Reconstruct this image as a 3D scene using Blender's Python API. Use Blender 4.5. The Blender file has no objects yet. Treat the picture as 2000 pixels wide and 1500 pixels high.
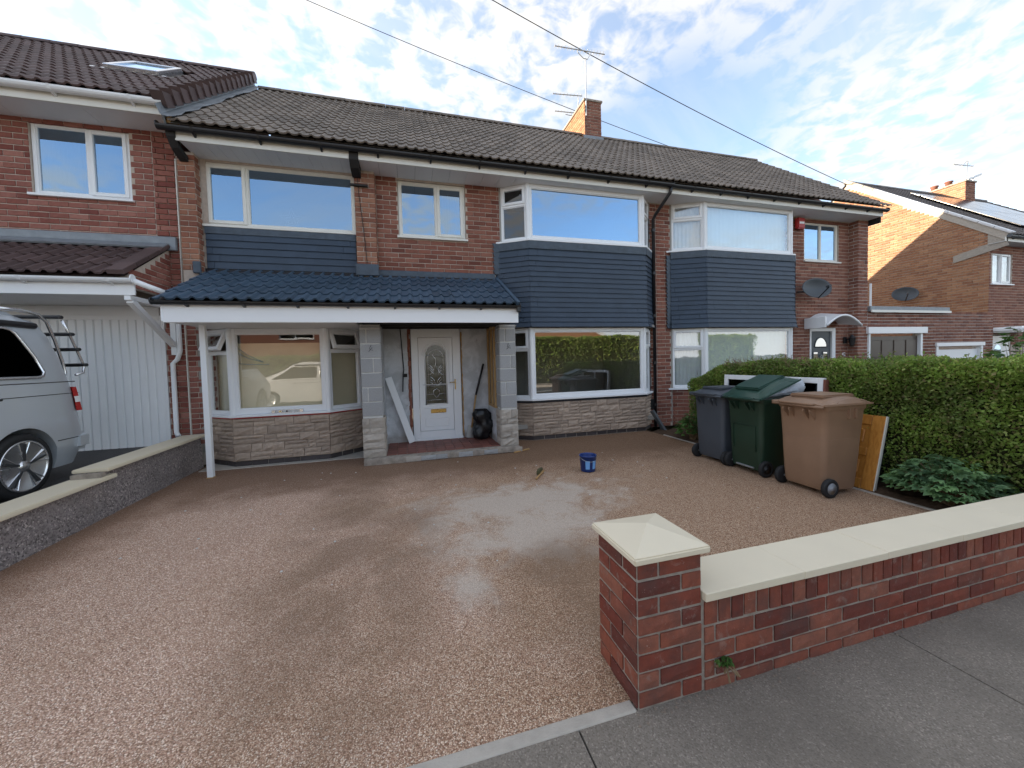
import bpy, bmesh, math, random
import numpy as np
from mathutils import Vector, Matrix, noise as mnoise

random.seed(11)
SC = bpy.context.scene
COL = SC.collection
PI = math.pi

# ------------------------------------------------------------------ camera
EYE = 1.525
YAW, PITCH, ROLL = (math.radians(a) for a in (15.3486, -2.1213, -1.5311))
FPX = 731.46
_f = Vector((math.sin(YAW) * math.cos(PITCH), math.cos(YAW) * math.cos(PITCH), math.sin(PITCH)))
_r = Vector((math.cos(YAW), -math.sin(YAW), 0))
_u = _r.cross(_f)
_r2 = _r * math.cos(ROLL) + _u * math.sin(ROLL)
_u2 = -_r * math.sin(ROLL) + _u * math.cos(ROLL)
cam_data = bpy.data.cameras.new('camera')
cam_data.sensor_width = 36.0
cam_data.lens = 36.0 * FPX / 2000.0
cam_data.shift_y = -18.54 / 2000.0
cam_data.clip_start = 0.05
cam_data.clip_end = 3000.0
cam = bpy.data.objects.new('camera', cam_data)
COL.objects.link(cam)
cam.matrix_world = Matrix(((_r2.x, _u2.x, -_f.x, 0), (_r2.y, _u2.y, -_f.y, 0), (_r2.z, _u2.z, -_f.z, EYE), (0, 0, 0, 1)))
SC.camera = cam


def proj(p):
    d = Vector(p) - Vector((0, 0, EYE))
    z = d.dot(_f)
    if z < 0.1:
        return None
    return 1000 + FPX * d.dot(_r2) / z, 731.46 - FPX * d.dot(_u2) / z, z


# ------------------------------------------------------------------ light
TO_SUN = Vector((-5.35, 2.40, 1.85)).normalized()
SUN_EL = math.asin(TO_SUN.z)
SUN_AZ = math.atan2(TO_SUN.x, TO_SUN.y)          # from +Y towards +X
sun_data = bpy.data.lights.new('sun', 'SUN')
sun_data.energy = 3.3
sun_data.angle = math.radians(0.5)
sun_data.color = (1.0, 0.84, 0.63)
sun = bpy.data.objects.new('sun', sun_data)
COL.objects.link(sun)
sun.rotation_euler = (-TO_SUN).to_track_quat('-Z', 'Y').to_euler()

world = bpy.data.worlds.new('World')
SC.world = world
world.use_nodes = True
wn = world.node_tree
wn.nodes.clear()


def nd(nt, typ, **kw):
    n = nt.nodes.new(typ)
    for k, v in kw.items():
        if k == 'ins':
            for a, b in v.items():
                s = n.inputs[a]
                if hasattr(b, 'is_output') or isinstance(b, bpy.types.NodeSocket):
                    nt.links.new(b, s)
                else:
                    s.default_value = b
        else:
            setattr(n, k, v)
    return n


def mth(nt, op, a, b=None, c=None, clamp=False):
    n = nt.nodes.new('ShaderNodeMath')
    n.operation = op
    n.use_clamp = clamp
    for i, v in enumerate((a, b, c)):
        if v is None:
            continue
        if isinstance(v, bpy.types.NodeSocket):
            nt.links.new(v, n.inputs[i])
        else:
            n.inputs[i].default_value = v
    return n.outputs[0]


def mixc(nt, fac, a, b, blend='MIX'):
    n = nt.nodes.new('ShaderNodeMix')
    n.data_type = 'RGBA'
    n.blend_type = blend
    for i, v in ((0, fac), (6, a), (7, b)):
        if isinstance(v, bpy.types.NodeSocket):
            nt.links.new(v, n.inputs[i])
        elif i == 0:
            n.inputs[i].default_value = v
        else:
            n.inputs[i].default_value = (*v, 1.0) if len(v) == 3 else v
    return n.outputs[2]


def ramp(nt, fac, stops, interp='LINEAR'):
    n = nt.nodes.new('ShaderNodeValToRGB')
    n.color_ramp.interpolation = interp
    e = n.color_ramp.elements
    while len(e) < len(stops):
        e.new(0.5)
    for i, (p, c) in enumerate(stops):
        e[i].position = p
        if not hasattr(c, '__len__'):
            c = (c, c, c)
        e[i].color = (*c, 1.0)
    nt.links.new(fac, n.inputs[0])
    return n.outputs[0]


def smooth(nt, x, a, b):
    n = nt.nodes.new('ShaderNodeMapRange')
    n.interpolation_type = 'SMOOTHSTEP'
    nt.links.new(x, n.inputs[0])
    n.inputs[1].default_value = a
    n.inputs[2].default_value = b
    return n.outputs[0]


sky = nd(wn, 'ShaderNodeTexSky', sky_type='NISHITA', sun_disc=False, sun_elevation=SUN_EL, sun_rotation=SUN_AZ,
         altitude=50.0, air_density=1.0, dust_density=0.25, ozone_density=1.5)
tc = nd(wn, 'ShaderNodeTexCoord')
sep = nd(wn, 'ShaderNodeSeparateXYZ', ins={0: tc.outputs['Generated']})
zz = mth(wn, 'ADD', mth(wn, 'MAXIMUM', sep.outputs[2], 0.0), 0.16)
cx_ = mth(wn, 'DIVIDE', sep.outputs[0], zz)
cy_ = mth(wn, 'DIVIDE', sep.outputs[1], zz)
cp = nd(wn, 'ShaderNodeCombineXYZ', ins={0: cx_, 1: cy_, 2: 0.0})
OX, OY = 12.4, 3.3
# broad banks of cloud, a mottled altocumulus deck inside them and thin streaks
off = nd(wn, 'ShaderNodeVectorMath', operation='ADD', ins={0: cp.outputs[0], 1: (OX, OY, 0.0)})
rot = nd(wn, 'ShaderNodeVectorRotate', rotation_type='Z_AXIS', ins={0: off.outputs[0], 'Angle': math.radians(-32)})
big = nd(wn, 'ShaderNodeTexNoise', ins={0: rot.outputs[0], 'Scale': 0.55, 'Detail': 3.0, 'Roughness': 0.55})
puff = nd(wn, 'ShaderNodeTexNoise', ins={0: off.outputs[0], 'Scale': 13.0, 'Detail': 4.0, 'Roughness': 0.55, 'Distortion': 0.3})
stv = nd(wn, 'ShaderNodeVectorMath', operation='MULTIPLY', ins={0: rot.outputs[0], 1: (0.55, 2.2, 1.0)})
strk = nd(wn, 'ShaderNodeTexNoise', ins={0: stv.outputs[0], 'Scale': 1.1, 'Detail': 6.0, 'Roughness': 0.55, 'Distortion': 0.5})
bank = smooth(wn, big.outputs[0], 0.36, 0.54)
pf = smooth(wn, puff.outputs[0], 0.34, 0.60)
st = smooth(wn, strk.outputs[0], 0.40, 0.80)
c1 = mth(wn, 'MULTIPLY', bank, mth(wn, 'ADD', mth(wn, 'MULTIPLY', pf, 0.76), 0.14))
c2 = mth(wn, 'MULTIPLY', st, 0.46)
dens = mth(wn, 'MAXIMUM', c1, c2, clamp=True)
# towards the horizon the deck closes up into an even veil
hz = smooth(wn, sep.outputs[2], 0.06, 0.36)
dens = mth(wn, 'ADD', mth(wn, 'MULTIPLY', dens, mth(wn, 'ADD', mth(wn, 'MULTIPLY', hz, 0.75), 0.25)), mth(wn, 'ADD', mth(wn, 'MULTIPLY', hz, -0.16), 0.26), clamp=True)
# clouds are brighter towards the sun (forward scattering)
sdn = nd(wn, 'ShaderNodeVectorMath', operation='DOT_PRODUCT', ins={0: tc.outputs['Generated'], 1: tuple(TO_SUN)})
fw = mth(wn, 'POWER', mth(wn, 'MAXIMUM', mth(wn, 'ADD', mth(wn, 'MULTIPLY', sdn.outputs['Value'], 0.5), 0.5), 0.0), 3.0)
cb = mth(wn, 'ADD', mth(wn, 'MULTIPLY', fw, 0.8), 2.45)
cc = nd(wn, 'ShaderNodeVectorMath', operation='SCALE', ins={0: (1.0, 0.975, 0.94), 'Scale': cb})
skyc = mixc(wn, dens, sky.outputs[0], cc.outputs[0])
# pale haze low over the horizon
haze_f = mth(wn, 'MULTIPLY', mth(wn, 'SUBTRACT', 1.0, smooth(wn, sep.outputs[2], 0.03, 0.30)), 0.85)
skyc = mixc(wn, haze_f, skyc, (4.5, 4.55, 4.65))
bg = nd(wn, 'ShaderNodeBackground', ins={0: skyc, 1: 0.10})
wo = nd(wn, 'ShaderNodeOutputWorld', ins={0: bg.outputs[0]})

SC.view_settings.view_transform = 'Standard'
SC.view_settings.look = 'None'
SC.view_settings.gamma = 1.0
SC.view_settings.use_curve_mapping = False
SC.view_settings.exposure = 2.15
SC.cycles.max_bounces = 8
SC.cycles.transparent_max_bounces = 16


# ------------------------------------------------------------------ mesh helpers
INV = {}


def tag(o, label=None, cat=None, group=None, kind=None):
    if label: o['label'] = label
    if cat: o['category'] = cat
    if group: o['group'] = group
    if kind: o['kind'] = kind
    return o


def link(name, mesh, parent=None, mat4=None):
    o = bpy.data.objects.new(name, mesh)
    COL.objects.link(o)
    if mat4 is not None:
        o.matrix_basis = mat4
    if parent is not None:
        o.parent = parent
        if parent.name in INV:
            o.matrix_parent_inverse = INV[parent.name]
    return o


def thing(name, label, cat, loc=(0, 0, 0), group=None):
    o = bpy.data.objects.new(name, None)
    COL.objects.link(o)
    o.empty_display_size = 0.2
    o.location = loc
    INV[o.name] = Matrix.Translation(-Vector(loc))
    return tag(o, label, cat, group)


class MB:
    """collects faces; build() links them as one mesh object"""

    def __init__(self, xf=None):
        self.v = []
        self.f = []
        self.xf = xf

    def add(self, verts, faces):
        b = len(self.v)
        if self.xf is not None:
            verts = [self.xf @ Vector(p) for p in verts]
        self.v.extend(tuple(p) for p in verts)
        self.f.extend(tuple(b + i for i in q) for q in faces)
        return self

    def box(self, x0, x1, y0, y1, z0, z1):
        return self.add([(x0, y0, z0), (x1, y0, z0), (x1, y1, z0), (x0, y1, z0), (x0, y0, z1), (x1, y0, z1), (x1, y1, z1), (x0, y1, z1)],
                        [(0, 3, 2, 1), (4, 5, 6, 7), (0, 1, 5, 4), (1, 2, 6, 5), (2, 3, 7, 6), (3, 0, 4, 7)])

    def fbox(self, fr, u0, u1, v0, v1, n0, n1):
        """box in a wall frame; n is outwards"""
        p = [fr.pt(u, v, n) for n in (n1, n0) for (u, v) in ((u0, v0), (u1, v0), (u1, v1), (u0, v1))]
        return self.add(p, [(0, 1, 2, 3), (5, 4, 7, 6), (1, 0, 4, 5), (2, 1, 5, 6), (3, 2, 6, 7), (0, 3, 7, 4)])

    def beam(self, a, b, w, h, up=(0, 0, 1)):
        a, b, up = Vector(a), Vector(b), Vector(up)
        d = (b - a).normalized()
        s = d.cross(up).normalized()
        t = s.cross(d)
        p = []
        for c in (a, b):
            for su, tu in ((-1, -1), (1, -1), (1, 1), (-1, 1)):
                p.append(c + s * (su * w / 2) + t * (tu * h / 2))
        return self.add(p, [(0, 1, 2, 3), (7, 6, 5, 4), (0, 4, 5, 1), (1, 5, 6, 2), (2, 6, 7, 3), (3, 7, 4, 0)])

    def prism(self, poly, a, b, plane='xz'):
        """poly in a plane extruded from a to b along the third axis"""
        n = len(poly)
        def mk(p, t):
            return {'xz': (p[0], t, p[1]), 'yz': (t, p[0], p[1]), 'xy': (p[0], p[1], t)}[plane]
        vs = [mk(p, a) for p in poly] + [mk(p, b) for p in poly]
        fs = [tuple(range(n)), tuple(range(2 * n - 1, n - 1, -1))]
        fs += [(i, n + i, n + (i + 1) % n, (i + 1) % n) for i in range(n)]
        return self.add(vs, fs)

    def tube(self, pts, r, n=8, cap=True, closed=False):
        pts = [Vector(p) for p in pts]
        rr = r if hasattr(r, '__len__') else [r] * len(pts)
        vs, fs = [], []
        m = len(pts)
        ref = None
        for i, p in enumerate(pts):
            if closed:
                d = pts[(i + 1) % m] - pts[i - 1]
            else:
                d = pts[min(i + 1, m - 1)] - pts[max(i - 1, 0)]
            d.normalize()
            if ref is None:
                ref = Vector((0, 0, 1)) if abs(d.z) < 0.9 else Vector((1, 0, 0))
            s = d.cross(ref).normalized()
            t = s.cross(d)
            ref = t
            for k in range(n):
                a = 2 * PI * k / n
                vs.append(p + s * (rr[i] * math.cos(a)) + t * (rr[i] * math.sin(a)))
        for i in range(m if closed else m - 1):
            j = (i + 1) % m
            for k in range(n):
                fs.append((i * n + k, i * n + (k + 1) % n, j * n + (k + 1) % n, j * n + k))
        if cap and not closed:
            fs.append(tuple(range(n - 1, -1, -1)))
            fs.append(tuple((m - 1) * n + k for k in range(n)))
        return self.add(vs, fs)

    def lathe(self, prof, n=24, c=(0, 0, 0), axis='z'):
        vs, fs = [], []
        for r, h in prof:
            for k in range(n):
                a = 2 * PI * k / n
                x, y = r * math.cos(a), r * math.sin(a)
                q = {'z': (x, y, h), 'x': (h, x, y), 'y': (y, h, x)}[axis]
                vs.append((c[0] + q[0], c[1] + q[1], c[2] + q[2]))
        for i in range(len(prof) - 1):
            for k in range(n):
                fs.append((i * n + k, i * n + (k + 1) % n, (i + 1) * n + (k + 1) % n, (i + 1) * n + k))
        if prof[0][0] > 1e-4:
            fs.append(tuple(range(n - 1, -1, -1)))
        if prof[-1][0] > 1e-4:
            fs.append(tuple((len(prof) - 1) * n + k for k in range(n)))
        return self.add(vs, fs)

    def mesh(self, name, mat, smooth=False, bevel=0.0, seg=1, weld=False):
        me = bpy.data.meshes.new(name)
        me.from_pydata(self.v, [], self.f)
        if weld or bevel:
            bm = bmesh.new()
            bm.from_mesh(me)
            if weld:
                bmesh.ops.remove_doubles(bm, verts=bm.verts, dist=1e-4)
            if bevel:
                es = [e for e in bm.edges if len(e.link_faces) == 2 and e.calc_face_angle(0) > 0.5]
                bmesh.ops.bevel(bm, geom=es, offset=bevel, segments=seg, affect='EDGES', clamp_overlap=True)
            bm.to_mesh(me)
            bm.free()
        if mat is not None:
            me.materials.append(mat)
        if smooth:
            me.polygons.foreach_set('use_smooth', [True] * len(me.polygons))
        me.update()
        return me

    def build(self, name, mat, parent=None, smooth=False, bevel=0.0, seg=1, weld=False):
        if parent is None and self.v:
            a = np.array(self.v)
            c = Vector(((a[:, 0].min() + a[:, 0].max()) / 2, (a[:, 1].min() + a[:, 1].max()) / 2, a[:, 2].min()))
            self.v = [tuple(Vector(p) - c) for p in self.v]
            o = link(name, self.mesh(name, mat, smooth, bevel, seg, weld), None, Matrix.Translation(c))
            INV[o.name] = Matrix.Translation(-c)
            return o
        return link(name, self.mesh(name, mat, smooth, bevel, seg, weld), parent)


def fix_normals(o):
    bm = bmesh.new()
    bm.from_mesh(o.data)
    bmesh.ops.recalc_face_normals(bm, faces=bm.faces)
    bm.to_mesh(o.data)
    bm.free()
    return o


class Frame:
    """a vertical face seen from outside: U to the right, V up, N outwards"""

    def __init__(self, p0, p1):
        a, b = Vector((p0[0], p0[1], 0)), Vector((p1[0], p1[1], 0))
        self.O = a
        self.L = (b - a).length
        self.U = (b - a).normalized()
        self.V = Vector((0, 0, 1))
        self.N = Vector((self.U.y, -self.U.x, 0))

    def pt(self, u, v, n=0.0):
        return self.O + self.U * u + self.V * v + self.N * n

    def m4(self, u, v, n=0.0, roll=0.0):
        p = self.pt(u, v, n)
        m = Matrix(((self.U.x, -self.N.x, 0, p.x), (self.U.y, -self.N.y, 0, p.y), (0, 0, 1, p.z), (0, 0, 0, 1)))
        return m @ Matrix.Rotation(roll, 4, 'Y') if roll else m


MESHDATA = {}


class Pieces:
    """alike pieces of one thing: the largest in view become objects, what is left one joined part"""

    def __init__(self, owner, name, limit=300):
        self.owner, self.name, self.limit, self.it = owner, name, limit, []

    def add(self, mesh, m4, parent, size=0.02):
        self.it.append((mesh, m4, parent, size))

    def done(self):
        if len(self.it) > self.limit:
            sc = []
            for i, (me, m4, pa, sz) in enumerate(self.it):
                q = proj(m4.translation)
                s = 0.0
                if q and -30 < q[0] < 2030 and -30 < q[1] < 1530:
                    s = sz / (q[2] * q[2])
                sc.append((-s, i))
            sc.sort()
            top = sorted(i for s, i in sc[:self.limit])
            rest = sorted(i for s, i in sc[self.limit:])
        else:
            top, rest = range(len(self.it)), []
        for i in top:
            me, m4, pa, sz = self.it[i]
            link(self.name, me, pa, m4)
        if rest:
            groups = {}
            for i in rest:
                groups.setdefault(self.it[i][0].materials[0].name, []).append(i)
            for mname, idx in groups.items():
                V, F, nb = [], [], 0
                for i in idx:
                    me, m4 = self.it[i][:2]
                    if me.name not in MESHDATA:
                        a = np.empty(len(me.vertices) * 3)
                        me.vertices.foreach_get('co', a)
                        MESHDATA[me.name] = (a.reshape(-1, 3), [tuple(p.vertices) for p in me.polygons])
                    a, fs = MESHDATA[me.name]
                    m = np.array(m4)
                    V.append(a @ m[:3, :3].T + m[:3, 3])
                    F.extend(tuple(nb + k for k in f) for f in fs)
                    nb += len(a)
                me = bpy.data.meshes.new(self.name)
                me.from_pydata(np.concatenate(V).tolist(), [], F)
                me.materials.append(bpy.data.materials[mname])
                o = link(self.name, me, self.owner)
                o['kind'] = 'stuff'


# ------------------------------------------------------------------ materials
def newmat(name):
    m = bpy.data.materials.new(name)
    m.use_nodes = True
    nt = m.node_tree
    return m, nt, nt.nodes['Principled BSDF']


def wpos(nt):
    return nd(nt, 'ShaderNodeNewGeometry').outputs['Position']


def noise_(nt, vec, scale, detail=3.0, rough=0.55, dist=0.0):
    return nd(nt, 'ShaderNodeTexNoise', ins={0: vec, 'Scale': scale, 'Detail': detail, 'Roughness': rough, 'Distortion': dist}).outputs[0]


def bump(nt, b, h, strength, dist=0.01):
    n = nd(nt, 'ShaderNodeBump', ins={'Height': h, 'Strength': strength, 'Distance': dist})
    nt.links.new(n.outputs[0], b.inputs['Normal'])


def rnd(nt):
    g = nd(nt, 'ShaderNodeNewGeometry')
    o = nd(nt, 'ShaderNodeObjectInfo')
    return mth(nt, 'FRACT', mth(nt, 'ADD', o.outputs['Random'], mth(nt, 'MULTIPLY', g.outputs['Random Per Island'], 7.31)))


def plain(name, col, rough=0.55, metal=0.0, amp=0.10, scale=6.0, bmp=0.0, bscale=60.0, spec=0.5, coat=0.0, piece=0.0):
    m, nt, b = newmat(name)
    p = wpos(nt)
    n1 = noise_(nt, p, scale, 4.0)
    c = mixc(nt, n1, [x * (1 - amp * 1.6) for x in col], [min(1, x * (1 + amp * 1.6)) for x in col])
    if piece:
        r = rnd(nt)
        c = mixc(nt, 1.0, c, ramp(nt, r, [(0, 1 - piece), (1, 1 + piece)]), 'MULTIPLY')
    nt.links.new(c, b.inputs['Base Color'])
    b.inputs['Roughness'].default_value = rough
    b.inputs['Metallic'].default_value = metal
    b.inputs['Specular IOR Level'].default_value = spec
    b.inputs['Coat Weight'].default_value = coat
    rr = mth(nt, 'ADD', mth(nt, 'MULTIPLY', n1, 0.16), rough - 0.08, clamp=True)
    nt.links.new(rr, b.inputs['Roughness'])
    if bmp:
        bump(nt, b, noise_(nt, p, bscale, 4.0), bmp)
    return m


def brickmat(name, pal, stain=0.25, rough=0.86, flecks=0.0):
    """pal: list of brick colours picked at random for each brick"""
    m, nt, b = newmat(name)
    p = wpos(nt)
    r = rnd(nt)
    c = ramp(nt, r, [(i / (len(pal) - 1), q) for i, q in enumerate(pal)])
    n1 = noise_(nt, p, 26.0, 5.0, 0.6)
    c = mixc(nt, n1, mixc(nt, 1.0, c, (0.72, 0.71, 0.71), 'MULTIPLY'), mixc(nt, 1.0, c, (1.45, 1.45, 1.38), 'MULTIPLY'))
    n2 = smooth(nt, noise_(nt, p, 3.4, 6.0, 0.68), 0.42, 0.78)
    c = mixc(nt, mth(nt, 'MULTIPLY', n2, stain), c, (0.075, 0.055, 0.05))
    if flecks:
        sm = smooth(nt, noise_(nt, p, 11.0, 5.0, 0.7, 0.6), 0.56, 0.70)
        c = mixc(nt, mth(nt, 'MULTIPLY', sm, 0.34), c, (0.33, 0.27, 0.23))
        f = smooth(nt, noise_(nt, p, 95.0, 3.0, 0.6), 0.68, 0.74)
        c = mixc(nt, mth(nt, 'MULTIPLY', f, flecks), c, (0.55, 0.47, 0.42))
    nt.links.new(c, b.inputs['Base Color'])
    b.inputs['Roughness'].default_value = rough
    b.inputs['Specular IOR Level'].default_value = 0.25
    bump(nt, b, noise_(nt, p, 90.0, 5.0, 0.65), 0.45, 0.006)
    return m


BR_MAIN = brickmat('brick_main', [(0.13, 0.046, 0.034), (0.185, 0.068, 0.048), (0.24, 0.094, 0.066), (0.20, 0.076, 0.055), (0.28, 0.125, 0.09), (0.155, 0.055, 0.04)])
BR_PIL = brickmat('brick_pilaster', [(0.20, 0.08, 0.052), (0.26, 0.115, 0.075), (0.30, 0.15, 0.098), (0.22, 0.09, 0.06), (0.17, 0.064, 0.045)])
BR_LEFT = brickmat('brick_left', [(0.17, 0.052, 0.042), (0.23, 0.08, 0.062), (0.29, 0.125, 0.10), (0.20, 0.065, 0.05), (0.32, 0.145, 0.115)])
BR_FAR = brickmat('brick_far', [(0.155, 0.062, 0.045), (0.215, 0.092, 0.066), (0.27, 0.128, 0.09), (0.19, 0.078, 0.056)])
BR_GABLE = brickmat('brick_gable', [(0.25, 0.115, 0.066), (0.32, 0.16, 0.088), (0.37, 0.20, 0.115), (0.28, 0.13, 0.074)], stain=0.15)  # gable and chimney sides: sunlit orange put into the brick colour
BR_GARDEN = brickmat('brick_garden', [(0.15, 0.036, 0.025), (0.205, 0.055, 0.036), (0.25, 0.08, 0.05), (0.17, 0.041, 0.028), (0.12, 0.037, 0.029), (0.27, 0.10, 0.066), (0.19, 0.049, 0.032)],
                     stain=0.8, flecks=0.45)
MORTAR = plain('mortar', (0.50, 0.42, 0.355), 0.95, amp=0.18, scale=14.0, bmp=0.5, bscale=120.0, spec=0.2)
MORTAR_G = plain('mortar_grey', (0.33, 0.285, 0.24), 0.95, amp=0.42, scale=13.0, bmp=0.7, bscale=110.0, spec=0.2)
MORTAR_W = plain('mortar_white', (0.60, 0.59, 0.56), 0.9, amp=0.1, scale=20.0, bmp=0.5, bscale=120.0, spec=0.2)
BLOCK = plain('concrete_block', (0.37, 0.37, 0.37), 0.95, amp=0.16, scale=60.0, bmp=0.9, bscale=160.0, spec=0.2, piece=0.10)
STONE = plain('stone_cladding', (0.40, 0.312, 0.245), 0.92, amp=0.18, scale=22.0, bmp=0.8, bscale=70.0, spec=0.2, piece=0.17)
STONE_P = plain('stone_pale', (0.40, 0.355, 0.305), 0.92, amp=0.15, scale=22.0, bmp=0.8, bscale=70.0, spec=0.2, piece=0.14)
ENGBRICK = plain('engineering_brick', (0.055, 0.045, 0.045), 0.55, amp=0.2, scale=30.0, bmp=0.2, piece=0.2)
UPVC = plain('white_upvc', (0.80, 0.81, 0.82), 0.34, amp=0.02, scale=3.0)
UPVC_OLD = plain('cream_upvc', (0.72, 0.70, 0.64), 0.42, amp=0.05, scale=3.0)
SOFFIT = plain('white_soffit', (0.76, 0.76, 0.76), 0.5, amp=0.04, scale=2.0)
BLACKPL = plain('black_plastic', (0.012, 0.012, 0.014), 0.38, amp=0.1)
BLACKST_VOID = plain('blackened_timber_and_void', (0.02, 0.018, 0.017), 0.8, amp=0.4, scale=8.0, bmp=0.4)  # blackened parts; also paints the dark voids over the porch and behind the studs
LEAD = plain('lead_grey', (0.22, 0.24, 0.26), 0.55, metal=0.35, amp=0.25, scale=9.0, bmp=0.35, bscale=18.0)
FLASH = plain('blue_flashing', (0.055, 0.075, 0.10), 0.6, amp=0.35, scale=12.0, bmp=0.5, bscale=24.0)
MEMBR = plain('dark_membrane', (0.011, 0.012, 0.017), 0.4, amp=0.3, scale=10.0, bmp=0.6, bscale=30.0)
CREAMPAINT = plain('cream_masonry_paint', (0.70, 0.62, 0.47), 0.6, amp=0.035, scale=4.0, bmp=0.10, bscale=90.0)
GOLD = plain('polished_brass', (0.55, 0.36, 0.12), 0.28, metal=0.9, amp=0.1)
WOODRAW = plain('raw_timber', (0.42, 0.25, 0.10), 0.75, amp=0.25, scale=18.0, bmp=0.2)
STEEL = plain('galvanised_steel', (0.42, 0.43, 0.44), 0.4, metal=0.8, amp=0.15)
SPOKE = plain('dark_alloy', (0.045, 0.047, 0.05), 0.4, metal=0.2, amp=0.1)
ALU = plain('brushed_aluminium', (0.72, 0.73, 0.75), 0.25, metal=0.9, amp=0.05)
REDPL = plain('red_plastic', (0.42, 0.02, 0.018), 0.4)
DARKROOM = plain('room_wall', (0.30, 0.28, 0.25), 0.9, amp=0.08, scale=2.0)
NET = plain('net_curtain', (0.66, 0.68, 0.70), 0.9, amp=0.08, scale=10.0)
BLINDM = plain('pale_blind', (0.62, 0.68, 0.68), 0.8, amp=0.04, scale=3.0)
BEIGE = plain('beige_dust_sheet', (0.78, 0.68, 0.48), 0.85, amp=0.12, scale=1.6, bmp=0.2, bscale=5.0)
GREYPL = plain('grey_plastic', (0.075, 0.085, 0.095), 0.5, amp=0.15)
TYRE = plain('tyre_rubber', (0.014, 0.014, 0.015), 0.75, amp=0.2, bmp=0.15)
CONCRETE = plain('concrete_edging', (0.44, 0.40, 0.35), 0.92, amp=0.15, scale=14.0, bmp=0.4, bscale=120.0, spec=0.2)
SOIL = plain('soil', (0.085, 0.056, 0.038), 0.97, amp=0.35, scale=18.0, bmp=1.0, bscale=45.0, spec=0.1)


def tilemat(name, col, lichen, lcol, rough=0.8, var=0.2):
    m, nt, b = newmat(name)
    p = wpos(nt)
    r = rnd(nt)
    c = mixc(nt, r, [x * (1 - var) for x in col], [x * (1 + var) for x in col])
    n1 = noise_(nt, p, 40.0, 5.0, 0.65)
    c = mixc(nt, mth(nt, 'MULTIPLY', smooth(nt, n1, 0.42, 0.7), lichen), c, lcol)
    c = mixc(nt, mth(nt, 'MULTIPLY', smooth(nt, noise_(nt, p, 1.3, 3.0), 0.5, 0.75), 0.35), c, [x * 0.6 for x in col])
    nt.links.new(c, b.inputs['Base Color'])
    b.inputs['Roughness'].default_value = rough
    b.inputs['Specular IOR Level'].default_value = 0.4
    bump(nt, b, noise_(nt, p, 130.0, 4.0, 0.6), 0.35, 0.005)
    return m


TILE_MAIN = tilemat('roof_tile_main', (0.165, 0.135, 0.113), 0.6, (0.27, 0.235, 0.20), 0.8, 0.3)
TILE_LEFT = tilemat('roof_tile_brown', (0.085, 0.053, 0.050), 0.25, (0.10, 0.075, 0.075), 0.6)
TILE_BLUE = tilemat('roof_tile_blue', (0.044, 0.074, 0.112), 0.25, (0.08, 0.115, 0.155), 0.55)
TILE_FAR = tilemat('roof_tile_far', (0.10, 0.085, 0.08), 0.3, (0.16, 0.15, 0.14), 0.42)
SLATE = tilemat('painted_slate', (0.034, 0.052, 0.080), 0.16, (0.05, 0.072, 0.105), 0.5, 0.09)


def glassmat(name, tint=(0.75, 0.78, 0.78), base=0.10, wob=0.012, k=1.5, refl=(0.93, 0.96, 1.0)):
    m, nt, b = newmat(name)
    nt.nodes.remove(b)
    out = nt.nodes['Material Output']
    fr = nd(nt, 'ShaderNodeFresnel', ins={'IOR': 1.52})
    fac = mth(nt, 'ADD', mth(nt, 'MULTIPLY', fr.outputs[0], k), base, clamp=True)
    gb = nd(nt, 'ShaderNodeNewGeometry')
    fac = mth(nt, 'MULTIPLY', fac, mth(nt, 'SUBTRACT', 1.0, gb.outputs['Backfacing']))
    gl = nd(nt, 'ShaderNodeBsdfGlossy', ins={'Roughness': 0.012, 'Color': (*refl, 1)})
    p = wpos(nt)
    bm_ = nd(nt, 'ShaderNodeBump', ins={'Height': noise_(nt, p, 2.2, 1.0), 'Strength': wob, 'Distance': 0.1})
    nt.links.new(bm_.outputs[0], gl.inputs['Normal'])
    tr = nd(nt, 'ShaderNodeBsdfTransparent', ins={'Color': (*tint, 1)})
    mx = nd(nt, 'ShaderNodeMixShader', ins={0: fac, 1: tr.outputs[0], 2: gl.outputs[0]})
    nt.links.new(mx.outputs[0], out.inputs[0])
    return m


GLASS = glassmat('window_glass', (0.42, 0.45, 0.46), 0.36, refl=(0.58, 0.78, 1.0))
GLASS_LOW = glassmat('window_glass_low', (0.95, 0.96, 0.95), 0.16)
GLASS_SHEET = glassmat('window_glass_sheeted', (0.97, 0.97, 0.96), 0.06)
GLASS_SIDE = glassmat('window_glass_side', (0.86, 0.87, 0.86), 0.02)
GLASS_VAN = glassmat('privacy_glass', (0.03, 0.03, 0.03), 0.0, k=0.45)


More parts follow.
